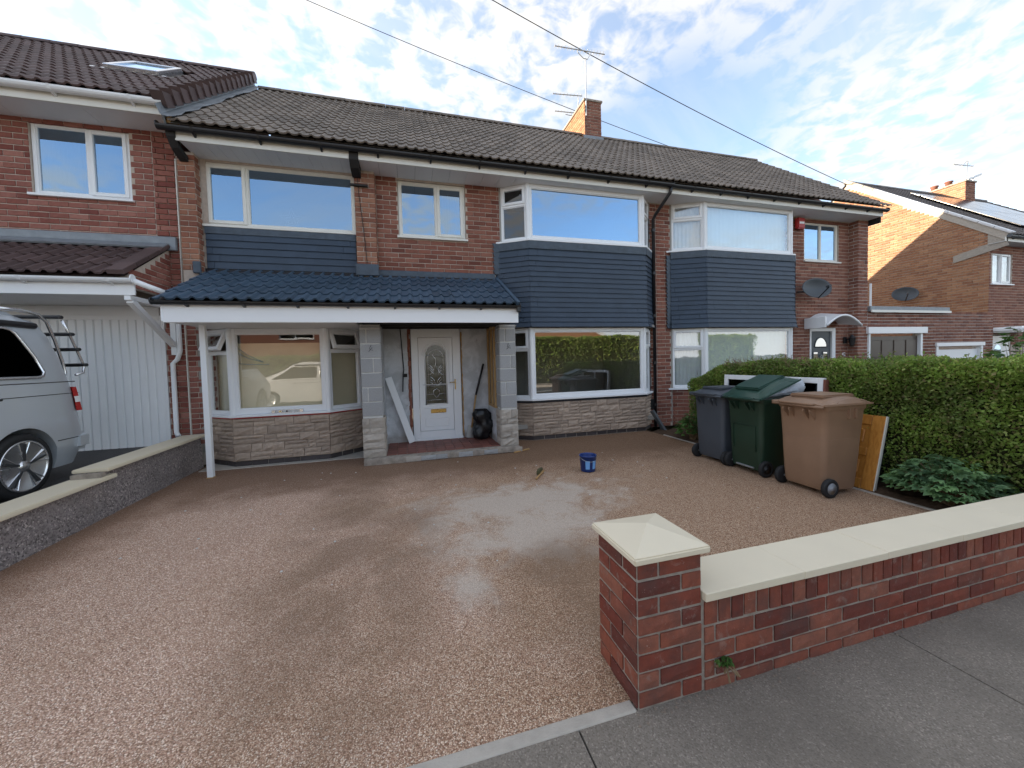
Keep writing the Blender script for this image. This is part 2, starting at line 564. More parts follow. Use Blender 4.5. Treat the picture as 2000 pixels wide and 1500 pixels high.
def drivemat():
    m, nt, b = newmat('resin_gravel')
    p = wpos(nt)
    vo = nd(nt, 'ShaderNodeTexVoronoi', ins={'Vector': p, 'Scale': 190.0})
    sepc = nd(nt, 'ShaderNodeSeparateColor', ins={0: vo.outputs['Color']})
    stone = ramp(nt, sepc.outputs[0], [(0.0, (0.21, 0.125, 0.085)), (0.28, (0.40, 0.285, 0.21)), (0.5, (0.50, 0.385, 0.30)),
                                       (0.7, (0.33, 0.205, 0.155)), (0.86, (0.62, 0.53, 0.44)), (1.0, (0.72, 0.66, 0.58))])
    gap = smooth(nt, vo.outputs['Distance'], 0.42, 0.75)
    stone = mixc(nt, mth(nt, 'MULTIPLY', gap, 0.75), stone, (0.10, 0.055, 0.036))
    # bigger scale drift of colour: rosy where it is clean, browner where silt lies
    big = noise_(nt, p, 0.55, 4.0, 0.6, 0.3)
    rosy = mixc(nt, 1.0, stone, (1.48, 1.37, 1.32), 'MULTIPLY')
    brown = mixc(nt, 1.0, stone, (1.12, 0.99, 0.84), 'MULTIPLY')
    sx = nd(nt, 'ShaderNodeSeparateXYZ', ins={0: p})
    side = mth(nt, 'ADD', mth(nt, 'MULTIPLY', sx.outputs[0], -0.13), big)
    c = mixc(nt, smooth(nt, side, 0.30, 0.72), brown, rosy)
    # brown silt left along the house and the left wall
    y = mth(nt, 'ADD', sx.outputs[1], mth(nt, 'MULTIPLY', noise_(nt, p, 1.7, 4.0, 0.6), 1.5))
    silt = smooth(nt, y, 5.2, 6.3)
    xl = mth(nt, 'ADD', sx.outputs[0], mth(nt, 'MULTIPLY', noise_(nt, p, 2.6, 4.0, 0.6), -0.8))
    silt = mth(nt, 'MAXIMUM', silt, mth(nt, 'SUBTRACT', 1.0, smooth(nt, xl, -3.45, -2.75)))
    c = mixc(nt, mth(nt, 'MULTIPLY', silt, 0.72), c, (0.155, 0.085, 0.048))
    # spilt cement dust in the middle of the drive and trodden towards the road
    def blob(cx, cy, rx, ry):
        d = nd(nt, 'ShaderNodeVectorMath', operation='SUBTRACT', ins={0: p, 1: (cx, cy, 0)})
        s = nd(nt, 'ShaderNodeVectorMath', operation='MULTIPLY', ins={0: d.outputs[0], 1: (1 / rx, 1 / ry, 0)})
        l = nd(nt, 'ShaderNodeVectorMath', operation='LENGTH', ins={0: s.outputs[0]})
        return mth(nt, 'SUBTRACT', 1.0, l.outputs['Value'])
    q = noise_(nt, p, 2.3, 9.0, 0.74, 0.4)
    bl = mth(nt, 'MAXIMUM', blob(1.15, 3.85, 1.75, 0.95), blob(0.95, 3.15, 1.2, 0.85))
    bl = mth(nt, 'MAXIMUM', bl, mth(nt, 'SUBTRACT', blob(0.35, 2.45, 0.45, 0.9), 0.35))
    dust = smooth(nt, mth(nt, 'ADD', bl, mth(nt, 'MULTIPLY', mth(nt, 'SUBTRACT', q, 0.5), 2.4)), 0.12, 0.78)
    fine = noise_(nt, p, 160.0, 2.0)
    dust = mth(nt, 'MULTIPLY', dust, mth(nt, 'ADD', mth(nt, 'MULTIPLY', fine, 0.6), 0.30))
    c = mixc(nt, dust, c, (0.60, 0.54, 0.47))
    damp = smooth(nt, noise_(nt, p, 1.25, 6.0, 0.66, 0.5), 0.28, 0.66)
    near = mth(nt, 'MULTIPLY', damp, smooth(nt, mth(nt, 'MAXIMUM', blob(-0.45, 3.3, 0.95, 2.7), blob(1.2, 2.3, 1.0, 0.9)), 0.0, 0.6))
    c = mixc(nt, mth(nt, 'MULTIPLY', near, 0.66), c, (0.19, 0.122, 0.078))
    nt.links.new(c, b.inputs['Base Color'])
    b.inputs['Roughness'].default_value = 0.85
    b.inputs['Specular IOR Level'].default_value = 0.22
    h = mth(nt, 'SUBTRACT', 1.0, vo.outputs['Distance'])
    bump(nt, b, h, 0.55, 0.006)
    return m


DRIVE = drivemat()


def speckle(name, base, dark, light, scale, amt=0.5, rough=0.92, bmp=0.5, patch=0.2):
    m, nt, b = newmat(name)
    p = wpos(nt)
    vo = nd(nt, 'ShaderNodeTexVoronoi', ins={'Vector': p, 'Scale': scale})
    s = nd(nt, 'ShaderNodeSeparateColor', ins={0: vo.outputs['Color']})
    c = ramp(nt, s.outputs[0], [(0, dark), (0.5, base), (0.85, base), (1, light)])
    c = mixc(nt, 1 - amt, c, base)
    c = mixc(nt, mth(nt, 'MULTIPLY', smooth(nt, noise_(nt, p, 1.4, 5.0, 0.6), 0.4, 0.7), patch), c, [x * 0.55 for x in base])
    sand = smooth(nt, noise_(nt, p, 0.9, 6.0, 0.62, 0.5), 0.50, 0.72)
    c = mixc(nt, mth(nt, 'MULTIPLY', sand, patch * 0.55), c, [min(1, base[0] * 1.9), base[1] * 1.75, base[2] * 1.5])
    nt.links.new(c, b.inputs['Base Color'])
    b.inputs['Roughness'].default_value = rough
    b.inputs['Specular IOR Level'].default_value = 0.3
    bump(nt, b, mth(nt, 'SUBTRACT', 1.0, vo.outputs['Distance']), bmp, 0.006)
    return m


PAVE = speckle('pavement_tarmac', (0.225, 0.195, 0.163), (0.13, 0.112, 0.094), (0.36, 0.315, 0.27), 170.0, 0.75, bmp=0.35, patch=0.5)
ROADM = speckle('road_tarmac', (0.06, 0.06, 0.06), (0.035, 0.035, 0.035), (0.14, 0.14, 0.14), 90.0, 0.7)
PEBBLE = speckle('pebbledash', (0.27, 0.235, 0.225), (0.09, 0.075, 0.072), (0.50, 0.43, 0.40), 75.0, 0.95, bmp=1.0, patch=0.45)
LDRIVE = speckle('block_paving_dark', (0.085, 0.08, 0.08), (0.05, 0.05, 0.05), (0.13, 0.12, 0.12), 120.0, 0.6)
GROUNDM = plain('ground_earth', (0.12, 0.11, 0.085), 0.95, amp=0.3, scale=1.0, spec=0.1)


def leafmat(name, pal, trans=0.35, rough=0.5):
    m, nt, b = newmat(name)
    g = nd(nt, 'ShaderNodeNewGeometry')
    c = ramp(nt, g.outputs['Random Per Island'], [(i / (len(pal) - 1), q) for i, q in enumerate(pal)])
    n = smooth(nt, noise_(nt, g.outputs['Position'], 2.4, 3.0), 0.35, 0.68)
    c = mixc(nt, 1.0, c, mixc(nt, n, (0.72, 0.70, 0.74), (1.25, 1.22, 1.05)), 'MULTIPLY')
    nt.links.new(c, b.inputs['Base Color'])
    b.inputs['Roughness'].default_value = rough
    b.inputs['Specular IOR Level'].default_value = 0.35
    t = nd(nt, 'ShaderNodeBsdfTranslucent', ins={'Color': c})
    mx = nd(nt, 'ShaderNodeMixShader', ins={0: trans, 1: b.outputs[0], 2: t.outputs[0]})
    nt.links.new(mx.outputs[0], nt.nodes['Material Output'].inputs[0])
    return m


PRIVET = leafmat('privet_leaf', [(0.135, 0.215, 0.042), (0.20, 0.315, 0.062), (0.265, 0.39, 0.088), (0.16, 0.25, 0.054), (0.37, 0.45, 0.14), (0.22, 0.185, 0.085)], 0.42)
PEONY = leafmat('broad_leaf', [(0.12, 0.23, 0.11), (0.165, 0.30, 0.14), (0.21, 0.36, 0.165)], 0.25)
SHRUB = leafmat('shrub_leaf', [(0.06, 0.14, 0.035), (0.09, 0.19, 0.05), (0.13, 0.24, 0.065)], 0.3)
TWIG = plain('twig_bark', (0.20, 0.135, 0.075), 0.9, amp=0.3, scale=20.0)
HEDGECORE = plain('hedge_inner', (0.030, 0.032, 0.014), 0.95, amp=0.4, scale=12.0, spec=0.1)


def woodmat(name, a, b_, scale=3.0, axis=(1, 14, 14), rough=0.35):
    m, nt, b = newmat(name)
    p = nd(nt, 'ShaderNodeVectorMath', operation='MULTIPLY', ins={0: wpos(nt), 1: axis})
    n = noise_(nt, p.outputs[0], scale, 6.0, 0.6, 0.6)
    nt.links.new(mixc(nt, smooth(nt, n, 0.3, 0.7), a, b_), b.inputs['Base Color'])
    b.inputs['Roughness'].default_value = rough
    return m


OAK = woodmat('varnished_hardwood', (0.40, 0.155, 0.028), (0.55, 0.25, 0.055), 3.0, (14, 14, 1.2))
PINE = woodmat('sawn_stud', (0.36, 0.21, 0.085), (0.50, 0.33, 0.15), 4.0, (20, 20, 1.5), 0.8)
PLASTER = None


def plastermat():
    m, nt, b = newmat('old_plaster')
    p = wpos(nt)
    n = noise_(nt, p, 3.2, 6.0, 0.65, 0.4)
    c = mixc(nt, smooth(nt, n, 0.42, 0.62), (0.46, 0.47, 0.48), (0.60, 0.61, 0.63))
    s = nd(nt, 'ShaderNodeSeparateXYZ', ins={0: p})
    low = mth(nt, 'SUBTRACT', 1.0, smooth(nt, mth(nt, 'ADD', s.outputs[2], mth(nt, 'MULTIPLY', n, 0.25)), 0.28, 0.42))
    c = mixc(nt, mth(nt, 'MULTIPLY', low, 0.6), c, (0.24, 0.20, 0.165))
    sp = smooth(nt, noise_(nt, p, 7.0, 3.0), 0.68, 0.74)
    c = mixc(nt, mth(nt, 'MULTIPLY', sp, 0.7), c, (0.12, 0.09, 0.075))
    nt.links.new(c, b.inputs['Base Color'])
    b.inputs['Roughness'].default_value = 0.9
    bump(nt, b, n, 0.4)
    return m


PLASTER = plastermat()
QUARRY = plain('quarry_tile', (0.20, 0.072, 0.052), 0.6, amp=0.2, scale=14.0, bmp=0.2, piece=0.2)


def carpaint(name, col, metal=0.6):
    m, nt, b = newmat(name)
    b.inputs['Base Color'].default_value = (*col, 1)
    b.inputs['Metallic'].default_value = metal
    b.inputs['Roughness'].default_value = 0.33
    b.inputs['Coat Weight'].default_value = 0.7
    b.inputs['Coat Roughness'].default_value = 0.05
    return m


SILVER = carpaint('silver_paint', (0.56, 0.60, 0.64), 0.4)
VANWHITE = carpaint('white_paint', (0.8, 0.8, 0.8), 0.0)
BIN_GREY = plain('bin_grey', (0.060, 0.070, 0.085), 0.5, amp=0.12, scale=5.0, bmp=0.05)
BIN_GREEN = plain('bin_green', (0.016, 0.040, 0.024), 0.42, amp=0.2, scale=5.0, bmp=0.05)
BIN_BROWN = plain('bin_brown', (0.27, 0.162, 0.10), 0.5, amp=0.13, scale=4.0, bmp=0.05)
BIN_GREENLID = plain('bin_green_lid', (0.022, 0.062, 0.046), 0.4, amp=0.15, scale=5.0, bmp=0.05)
BAG = plain('black_bag', (0.008, 0.008, 0.009), 0.36, amp=0.1, bmp=0.9, bscale=22.0)
BLUEPL = plain('blue_plastic', (0.010, 0.035, 0.17), 0.35, amp=0.1)
LBLUE = plain('light_blue_label', (0.16, 0.38, 0.74), 0.5, amp=0.05)
YELLOWST = plain('yellow_sticker', (0.62, 0.46, 0.16), 0.5)
SHEETING = plain('clear_sheeting', (0.55, 0.60, 0.66), 0.25, amp=0.2, scale=14.0, bmp=0.8, bscale=22.0)
SOLAR = plain('solar_glass', (0.012, 0.014, 0.025), 0.14, amp=0.1, spec=0.7)
GREYSOFF = plain('grey_soffit', (0.42, 0.42, 0.41), 0.6, amp=0.05)


# ------------------------------------------------------------------ pieces of walls and roofs
BM = {}


def brick_mesh(mat, w, h=0.0725):
    k = random.randint(0, 2)
    key = (mat.name, round(w, 2), round(h, 3), k)
    if key not in BM:
        w, h = key[1], key[2]
        rs = random.Random(hash((key[1], k)) % 1000)
        j = lambda a=0.0022: rs.uniform(-a, a)
        c = 0.0045
        hw, hh = w / 2, h / 2
        vs = []
        for sx, sz in ((-1, -1), (1, -1), (1, 1), (-1, 1)):
            vs.append((sx * (hw - c) + j(), j(0.0012), sz * (hh - c) + j()))
        for sx, sz in ((-1, -1), (1, -1), (1, 1), (-1, 1)):
            vs.append((sx * hw + j(), c, sz * hh + j()))
        for sx, sz in ((-1, -1), (1, -1), (1, 1), (-1, 1)):
            vs.append((sx * hw, 0.034, sz * hh))
        fs = [(0, 1, 2, 3)] + [(i + 4, (i + 1) % 4 + 4, (i + 1) % 4, i) for i in range(4)] + [(i + 8, (i + 1) % 4 + 8, (i + 1) % 4 + 4, i + 4) for i in range(4)]
        me = bpy.data.meshes.new('brick')
        me.from_pydata(vs, [], fs)
        me.materials.append(mat)
        BM[key] = me
    return BM[key]


def segments(u0, u1, v, holes):
    seg = [(u0, u1)]
    for (a, b, c, d) in holes:
        if c < v < d:
            ns = []
            for (s, e) in seg:
                if b <= s or a >= e:
                    ns.append((s, e))
                else:
                    if a > s: ns.append((s, a))
                    if b < e: ns.append((b, e))
            seg = ns
    return seg


CW, CH = 0.228, 0.0825


def bricks(P, parent, fr, u0, u1, v0, v1, mat, holes=(), cw=CW, ch=CH, phase=0.0, n=0.0, keep=None, parity=0, worn=False):
    i = 0
    v = v0
    while v + ch * 0.5 < v1:
        off = (cw / 2 if (i + parity) % 2 else 0.0) + phase
        vm = v + ch / 2
        for (s, e) in segments(u0, u1, vm, holes):
            k = math.floor((s - u0 - off) / cw) - 1
            while True:
                a = u0 + off + k * cw
                b = a + cw
                k += 1
                if a >= e - 1e-4:
                    break
                a2, b2 = max(a, s), min(b, e)
                w = b2 - a2 - 0.0125
                if w < 0.03:
                    continue
                if keep and not keep((a2 + b2) / 2, vm):
                    continue
                P.add(stone_mesh(mat, w - .001, ch - 0.014 + random.uniform(-.002, .002), 0.0055, 0.0022) if worn else brick_mesh(mat, w, ch - 0.0125), fr.m4((a2 + b2) / 2 + random.uniform(-.0012, .0012), vm, n + random.uniform(-.0015, .0015), random.gauss(0, 0.003)), parent, w * ch)
        v += ch
        i += 1


def backing(mb, fr, u0, u1, v0, v1, holes=(), n0=-0.010, n1=-0.20):
    us = sorted({u0, u1, *[min(max(x, u0), u1) for h in holes for x in h[:2]]})
    vs = sorted({v0, v1, *[min(max(x, v0), v1) for h in holes for x in h[2:]]})
    for j in range(len(vs) - 1):
        vm = (vs[j] + vs[j + 1]) / 2
        run = None
        for i in range(len(us) - 1):
            um = (us[i] + us[i + 1]) / 2
            solid = not any(a < um < b and c < vm < d for (a, b, c, d) in holes)
            if solid and run is None:
                run = us[i]
            if (not solid) and run is not None:
                mb.fbox(fr, run, us[i], vs[j], vs[j + 1], n1, n0)
                run = None
        if run is not None:
            mb.fbox(fr, run, us[-1], vs[j], vs[j + 1], n1, n0)
    return mb


def stone_mesh(mat, w, h, proud=0.03, rough=0.010):
    nx, nz = max(2, min(5, int(w / 0.07))), 3 if h > 0.09 else 2
    vs, fs = [], []
    sd = Vector((random.uniform(0, 99), random.uniform(0, 99), 0))
    e = 0.004
    for j in range(nz + 1):
        for i in range(nx + 1):
            x = -w / 2 + w * i / nx
            z = -h / 2 + h * j / nz
            edge = i in (0, nx) or j in (0, nz)
            d = proud * (0.45 if edge else 1.0) + mnoise.noise(Vector((x * 16, z * 26, 0)) + sd) * rough * (0.6 if edge else 2.0)
            vs.append((x + random.uniform(-e, e) * (not edge), -d, z + random.uniform(-e, e) * (not edge)))
    for j in range(nz):
        for i in range(nx):
            a = j * (nx + 1) + i
            fs.append((a, a + 1, a + nx + 2, a + nx + 1))
    ring = [i for i in range(nx + 1)] + [j * (nx + 1) + nx for j in range(1, nz + 1)] + [nz * (nx + 1) + i for i in range(nx - 1, -1, -1)] + [j * (nx + 1) for j in range(nz - 1, 0, -1)]
    b = len(vs)
    for r in ring:
        vs.append((vs[r][0], 0.012, vs[r][2]))
    m = len(ring)
    for i in range(m):
        fs.append((ring[(i + 1) % m], ring[i], b + i, b + (i + 1) % m))
    me = bpy.data.meshes.new('stone')
    me.from_pydata(vs, [], fs)
    me.materials.append(mat)
    return me


def ashlar(P, parent, fr, u0, u1, v0, v1, mat):
    """split-face walling: bands with full-height jumpers and two-course stretches"""
    nb = max(1, round((v1 - v0) / 0.128))
    bh = (v1 - v0) / nb
    g = 0.006
    for k in range(nb):
        z = v0 + k * bh
        u = u0
        two = random.random() < 0.5
        while u < u1 - 1e-3:
            w = random.uniform(0.14, 0.30) if not two else random.uniform(0.32, 0.62)
            if u1 - (u + w) < 0.12:
                w = u1 - u
            if not two:
                P.add(stone_mesh(mat, w - g, bh - g), fr.m4(u + w / 2, z + bh / 2), parent)
            else:
                cut = random.uniform(0.42, 0.6)
                for (z0, hh) in ((z, bh * cut), (z + bh * cut, bh * (1 - cut))):
                    a = u
                    while a < u + w - 1e-3:
                        ww = random.uniform(0.16, 0.42)
                        if u + w - (a + ww) < 0.1:
                            ww = u + w - a
                        P.add(stone_mesh(mat, ww - g, hh - g, 0.022), fr.m4(a + ww / 2, z0 + hh / 2), parent)
                        a += ww
            u += w
            two = random.random() < (0.65 if not two else 0.35)


def slate_mesh(mat, w, h):
    key = ('slate', mat.name, round(w, 2), round(h, 2))
    if key not in BM:
        w, h = key[2], key[3]
        me = bpy.data.meshes.new('slate')
        hw = w / 2
        vs = [(-hw, -0.030, 0), (hw, -0.030, 0), (hw, -0.006, h), (-hw, -0.006, h), (-hw, -0.012, 0.001), (hw, -0.012, 0.001), (hw, 0.004, h), (-hw, 0.004, h)]
        me.from_pydata(vs, [], [(0, 1, 2, 3), (4, 5, 1, 0), (1, 5, 6, 2), (4, 0, 3, 7), (3, 2, 6, 7)])
        me.materials.append(mat)
        BM[key] = me
    return BM[key]


def slates(P, parent, fr, u0, u1, v0, v1, rows, mat, flare=0.0, n0=0.0):
    g = (v1 - v0) / rows
    for r in range(rows):
        v = v0 + r * g
        fl = n0 + flare * max(0.0, 1 - r / 5.0) ** 2
        tp = n0 + flare * max(0.0, 1 - (r + 1.35) / 5.0) ** 2
        tr = Matrix.Rotation(-math.atan2(fl - tp, g * 1.35), 4, 'X')
        us = [u0]
        a = u0 + random.uniform(0.05, 0.2)
        while a < u1 - 0.06:
            us.append(a)
            a += random.choice((0.13, 0.17, 0.2, 0.2, 0.2, 0.24))
        us.append(u1)
        for i in range(len(us) - 1):
            w = us[i + 1] - us[i]
            P.add(slate_mesh(mat, max(0.03, w - 0.0042), g * 1.35), fr.m4((us[i] + us[i + 1]) / 2, v + random.uniform(-.0012, .0012), fl + random.uniform(0, .0015), random.gauss(0, .002)) @ tr, parent, w * g)


def tile_mesh(mat, w, length, amp=0.026, rolls=2):
    key = ('tile', mat.name, w, length, amp)
    if key not in BM:
        n = 12
        vs, fs = [], []
        for (y, t) in ((0.0, 0.024), (length, 0.002)):
            for i in range(n + 1):
                f = i / n
                ph = (f * rolls) % 1.0 if i < n else 0.0
                s = max(0.0, math.sin(PI * min(1.0, max(0.0, (ph - 0.48) / 0.52)))) if i < n else 0.0
                vs.append((-w / 2 + w * f, y, t + amp * s ** 0.8))
        m = n + 1
        for i in range(n):
            fs.append((i, i + 1, m + i + 1, m + i))
        b = len(vs)
        for i in range(m):
            vs.append((vs[i][0], 0.004, vs[i][2] - 0.024))
        for i in range(n):
            fs.append((b + i, b + i + 1, i + 1, i))
        me = bpy.data.meshes.new('roof_tile')
        me.from_pydata(vs, [], fs)
        me.materials.append(mat)
        BM[key] = me
    return BM[key]


def roof_m4(x, s, y0, z0, slope, lift=0.0, tw=0.0):
    """x along the eaves, s up the slope"""
    a = math.atan(slope)
    return Matrix.Translation((x, y0 + s * math.cos(a) - lift * math.sin(a), z0 + s * math.sin(a) + lift * math.cos(a))) @ Matrix.Rotation(a, 4, 'X') @ Matrix.Rotation(tw, 4, 'Z')


def tiles(P, parent, x0, x1, y0, z0, slope, length, gauge, mat, w=0.31, amp=0.026, skip=None, jit=1.0):
    rows = int(length / gauge + 0.3)
    n = round((x1 - x0) / w)
    w = (x1 - x0) / n
    me = tile_mesh(mat, round(w, 4), round(gauge * 1.22, 3), amp)
    for r in range(rows):
        for i in range(n):
            x = x0 + (i + 0.5) * w
            if skip and skip(x, r * gauge):
                continue
            P.add(me, roof_m4(x, r * gauge + random.uniform(-.004, .004) * jit, y0, z0, slope, 0.012 + random.uniform(0, .003) * jit, random.gauss(0, .004) * jit), parent, w * gauge)


def window(house, fr, u0, u1, v0, v1, cols, n=-0.035, fw=0.05, glass=None, mat=None, sill=0.035, sillh=0.035, tilt=0.42, gap=0.0):
    """cols: [(fraction, [(fraction, kind), ...from the top])]; kind f fixed, s sash, o open top-hung sash"""
    glass = glass or GLASS
    mat = mat or UPVC
    W, H = u1 - u0, v1 - v0
    fb = MB()
    d0, d1 = n - 0.06, n
    fb.fbox(fr, u0, u0 + fw, v0, v1, d0, d1)
    fb.fbox(fr, u1 - fw, u1, v0, v1, d0, d1)
    fb.fbox(fr, u0 + fw, u1 - fw, v1 - fw, v1, d0, d1)
    fb.fbox(fr, u0 + fw, u1 - fw, v0, v0 + fw, d0, d1)
    cells = []
    u = u0
    for ci, (cf, rows) in enumerate(cols):
        ua, ub = u, u + cf * W
        u = ub
        if ci:
            fb.fbox(fr, ua - fw / 2, ua + fw / 2, v0 + fw, v1 - fw, d0, d1)
        v = v1
        la = ua + (fw if ci == 0 else fw / 2)
        lb = ub - (fw if ci == len(cols) - 1 else fw / 2)
        for ri, (rf, kind) in enumerate(rows):
            vb, va = v - rf * H, v
            v = vb
            if ri:
                fb.fbox(fr, la, lb, va - fw / 2, va + fw / 2, d0, d1)
            ta = va - (fw if ri == 0 else fw / 2)
            tb = vb + (fw if ri == len(rows) - 1 else fw / 2)
            cells.append((la, lb, tb, ta, kind))
    w = fb.build('window', mat, house, bevel=0.004)
    for (a, b, c, d, kind) in cells:
        if kind == 'f':
            bd = MB()
            t = 0.012
            for (x0, x1, z0, z1) in ((a, a + t, c, d), (b - t, b, c, d), (a + t, b - t, c, c + t), (a + t, b - t, d - t, d)):
                bd.fbox(fr, x0, x1, z0, z1, n - 0.05, n - 0.014)
            bd.build('glazing_bead', mat, w)
            MB().fbox(fr, a + t / 2, b - t / 2, c + t / 2, d - t / 2, n - 0.036, n - 0.030).build('pane', glass, w)
        else:
            s = 0.052
            a2, b2, c2, d2 = a - 0.012, b + 0.012, c - 0.012, d + 0.012
            top = fr.pt(0, d2, n + 0.004)
            xf = None
            if kind == 'o':
                ang = tilt
                ax = fr.U
                piv = fr.pt(0, d2, n)
                xf = Matrix.Translation(piv) @ Matrix.Rotation(-ang, 4, ax) @ Matrix.Translation(-piv)
                q = xf @ fr.pt(0, c2, n)
                if (q - fr.pt(0, c2, n)).dot(fr.N) < 0:
                    xf = Matrix.Translation(piv) @ Matrix.Rotation(ang, 4, ax) @ Matrix.Translation(-piv)
            sb = MB(xf)
            for (x0, x1, z0, z1) in ((a2, a2 + s, c2, d2), (b2 - s, b2, c2, d2), (a2 + s, b2 - s, c2, c2 + s), (a2 + s, b2 - s, d2 - s, d2)):
                sb.fbox(fr, x0, x1, z0, z1, n - 0.042, n + 0.018)
            so = sb.build('sash', mat, w, bevel=0.006)
            MB(xf).fbox(fr, a2 + s - .004, b2 - s + .004, c2 + s - .004, d2 - s + .004, n - 0.018, n - 0.012).build('pane', glass, w)
    if sill:
        MB().fbox(fr, u0 - sill, u1 + sill, v0 - sillh, v0 + 0.001, n - 0.06, max(n + 0.05, 0.045)).build('sill', mat, w, bevel=0.004)
    return w


def room(house, fr, u0, u1, v0, v1, depth=1.3, n=-0.11, mat=None):
    p = [fr.pt(u, v, k) for k in (n, n - depth) for (u, v) in ((u0, v0), (u1, v0), (u1, v1), (u0, v1))]
    MB().add(p, [(4, 5, 6, 7), (0, 1, 5, 4), (1, 2, 6, 5), (2, 3, 7, 6), (3, 0, 4, 7)]).build('room_lining', mat or DARKROOM, house)


def curtain(parent, name, fr, u0, u1, v0, v1, n, mat, fold=0.05, amp=0.018):
    k = max(6, int((u1 - u0) / fold * 4))
    vs, fs = [], []
    for i in range(k + 1):
        u = u0 + (u1 - u0) * i / k
        d = n + amp * math.sin(2 * PI * (u - u0) / fold) + random.uniform(-.003, .003)
        vs += [fr.pt(u, v0, d), fr.pt(u, v1, d * 0.5 + n * 0.5)]
    for i in range(k):
        fs.append((2 * i, 2 * i + 2, 2 * i + 3, 2 * i + 1))
    return MB().add(vs, fs).build(name, mat, parent, smooth=True)


def gutter(house, x0, x1, y, z, r, mat, step=0.85, bracket=None, first=0.3):
    g = MB()
    n = 8
    prof = [(math.cos(PI + PI * i / n) * r, math.sin(PI + PI * i / n) * r) for i in range(n + 1)]
    prof += [(px * 0.86, pz * 0.86 + 0.002) for (px, pz) in reversed(prof)]
    vs, fs = [], []
    m = len(prof)
    for x in (x0, x1):
        vs += [(x, y + a, z + b) for (a, b) in prof]
    for i in range(m):
        fs.append((i, (i + 1) % m, m + (i + 1) % m, m + i))
    fs += [tuple(range(m)), tuple(range(2 * m - 1, m - 1, -1))]
    g.add(vs, fs)
    for x in (x0 + 0.004, x1 - 0.004):
        g.lathe([(r * 1.01, x - 0.006), (r * 1.01, x + 0.006)], 14, (0, y, z), 'x')
    o = g.build('gutter', mat, house, smooth=False)
    fix_normals(o)
    x = x0 + first
    while x < x1 - 0.05:
        MB().prism([(y - r * 1.12, z + 0.0), (y - r * 0.7, z - r * 0.85), (y, z - r * 1.15), (y + r + 0.012, z - r * 1.55), (y + r + 0.012, z)], x - 0.014, x + 0.014, 'yz').build('gutter_bracket', bracket or mat, o)
        x += step
    return o


def soffit(house, x0, x1, y0, y1, z, mat, w=0.15, gap=0.004):
    base = MB().box(x0, x1, y0, y1, z + 0.012, z + 0.02).build('soffit', GREYPL if w < 0.5 else mat, house)
    n = max(1, round((x1 - x0) / w))
    w = (x1 - x0) / n
    for i in range(n):
        MB().box(x0 + i * w + gap / 2, x0 + (i + 1) * w - gap / 2, y0, y1, z, z + 0.011).build('soffit_board', mat, base)
    return base


# ------------------------------------------------------------------ ground, road, drive
def sheet(name, x0, x1, y0, y1, z, mat, nx=1, ny=1, zf=None):
    vs, fs = [], []
    for j in range(ny + 1):
        for i in range(nx + 1):
            x, y = x0 + (x1 - x0) * i / nx, y0 + (y1 - y0) * j / ny
            vs.append((x, y, zf(x, y) if zf else z))
    for j in range(ny):
        for i in range(nx):
            a = j * (nx + 1) + i
            fs.append((a, a + 1, a + nx + 2, a + nx + 1))
    return tag(MB().add(vs, fs).build(name, mat), kind='structure')


sheet('ground', -600, 600, -600, 600, -0.35, GROUNDM)
sheet('road', -60, 60, -7.6, -1.75, -0.115, ROADM)
sheet('far_pavement', -60, 60, -9.3, -7.75, 0.0, PAVE)
kb = tag(MB().box(-60, 60, -1.75, -1.62, -0.12, 0.004).build('kerb', CONCRETE), kind='structure')
kb2 = tag(MB().box(-60, 60, -7.75, -7.6, -0.12, 0.004).build('kerb', CONCRETE), kind='structure')
sheet('opposite_garden', -60, 60, -40, -9.3, -0.02, GROUNDM)
pv = sheet('pavement', -60, 60, -1.62, 1.60, -0.012, ENGBRICK)
xs = [0.62 + 1.855 * k for k in range(-6, 8)]
for i in range(len(xs) - 1):
    MB().box(xs[i] + 0.004, xs[i + 1] - 0.004, -1.615, 1.41, -0.011, 0.0).build('paving_slab', PAVE, pv)
drive = sheet('driveway', -3.12, 4.72, 1.42, 6.99, 0.0, DRIVE, 40, 30,
              lambda x, y: 0.004 * mnoise.noise(Vector((x * 1.3, y * 1.3, 0))))
tag(MB().box(-3.12, 0.895, 1.368, 1.426, -0.05, 0.008).build('edging_kerb', CONCRETE, bevel=0.006), kind='structure')
sheet('soil_bed', 4.70, 6.6, 1.60, 6.6, 0.0, SOIL, 30, 60, lambda x, y: -0.006 + (0.03 + 0.035 * mnoise.noise(Vector((x * 4, y * 4, 2)))) * min(1.0, max(0.0, (x - 4.72) * 6)))
tag(MB().box(4.715, 4.745, 1.62, 6.2, -0.05, 0.012).build('timber_edging', CONCRETE), kind='structure')
sheet('neighbour_drive', 6.6, 40, 1.37, 7.2, -0.02, LDRIVE)


def ldz(y):
    return 0.10 + (y - 1.4) * 0.042 + max(0.0, y - 5.6) * 0.02


sheet('raised_drive', -12, -3.30, 1.40, 7.0, 0.2, LDRIVE, 1, 12, lambda x, y: ldz(y))
tag(MB().box(-3.05, -0.72, 6.52, 6.999, -0.02, 0.012).build('concrete_apron', CONCRETE), kind='structure')

FR = Frame((0, 7.0), (1, 7.0))          # the common front plane: u is x
SL = 0.80                               # roof pitch of the terrace

# ------------------------------------------------------------------ the house with the blue slates
HM = thing('brick_house', 'red brick house with dark blue tiled porch roof and unfinished grey block pillars', 'house', (1.0, 7.0, 0))
PB = Pieces(HM, 'brick')
PS = Pieces(HM, 'slate')
PST = Pieces(HM, 'stone')
PT = Pieces(HM, 'roof_tile')

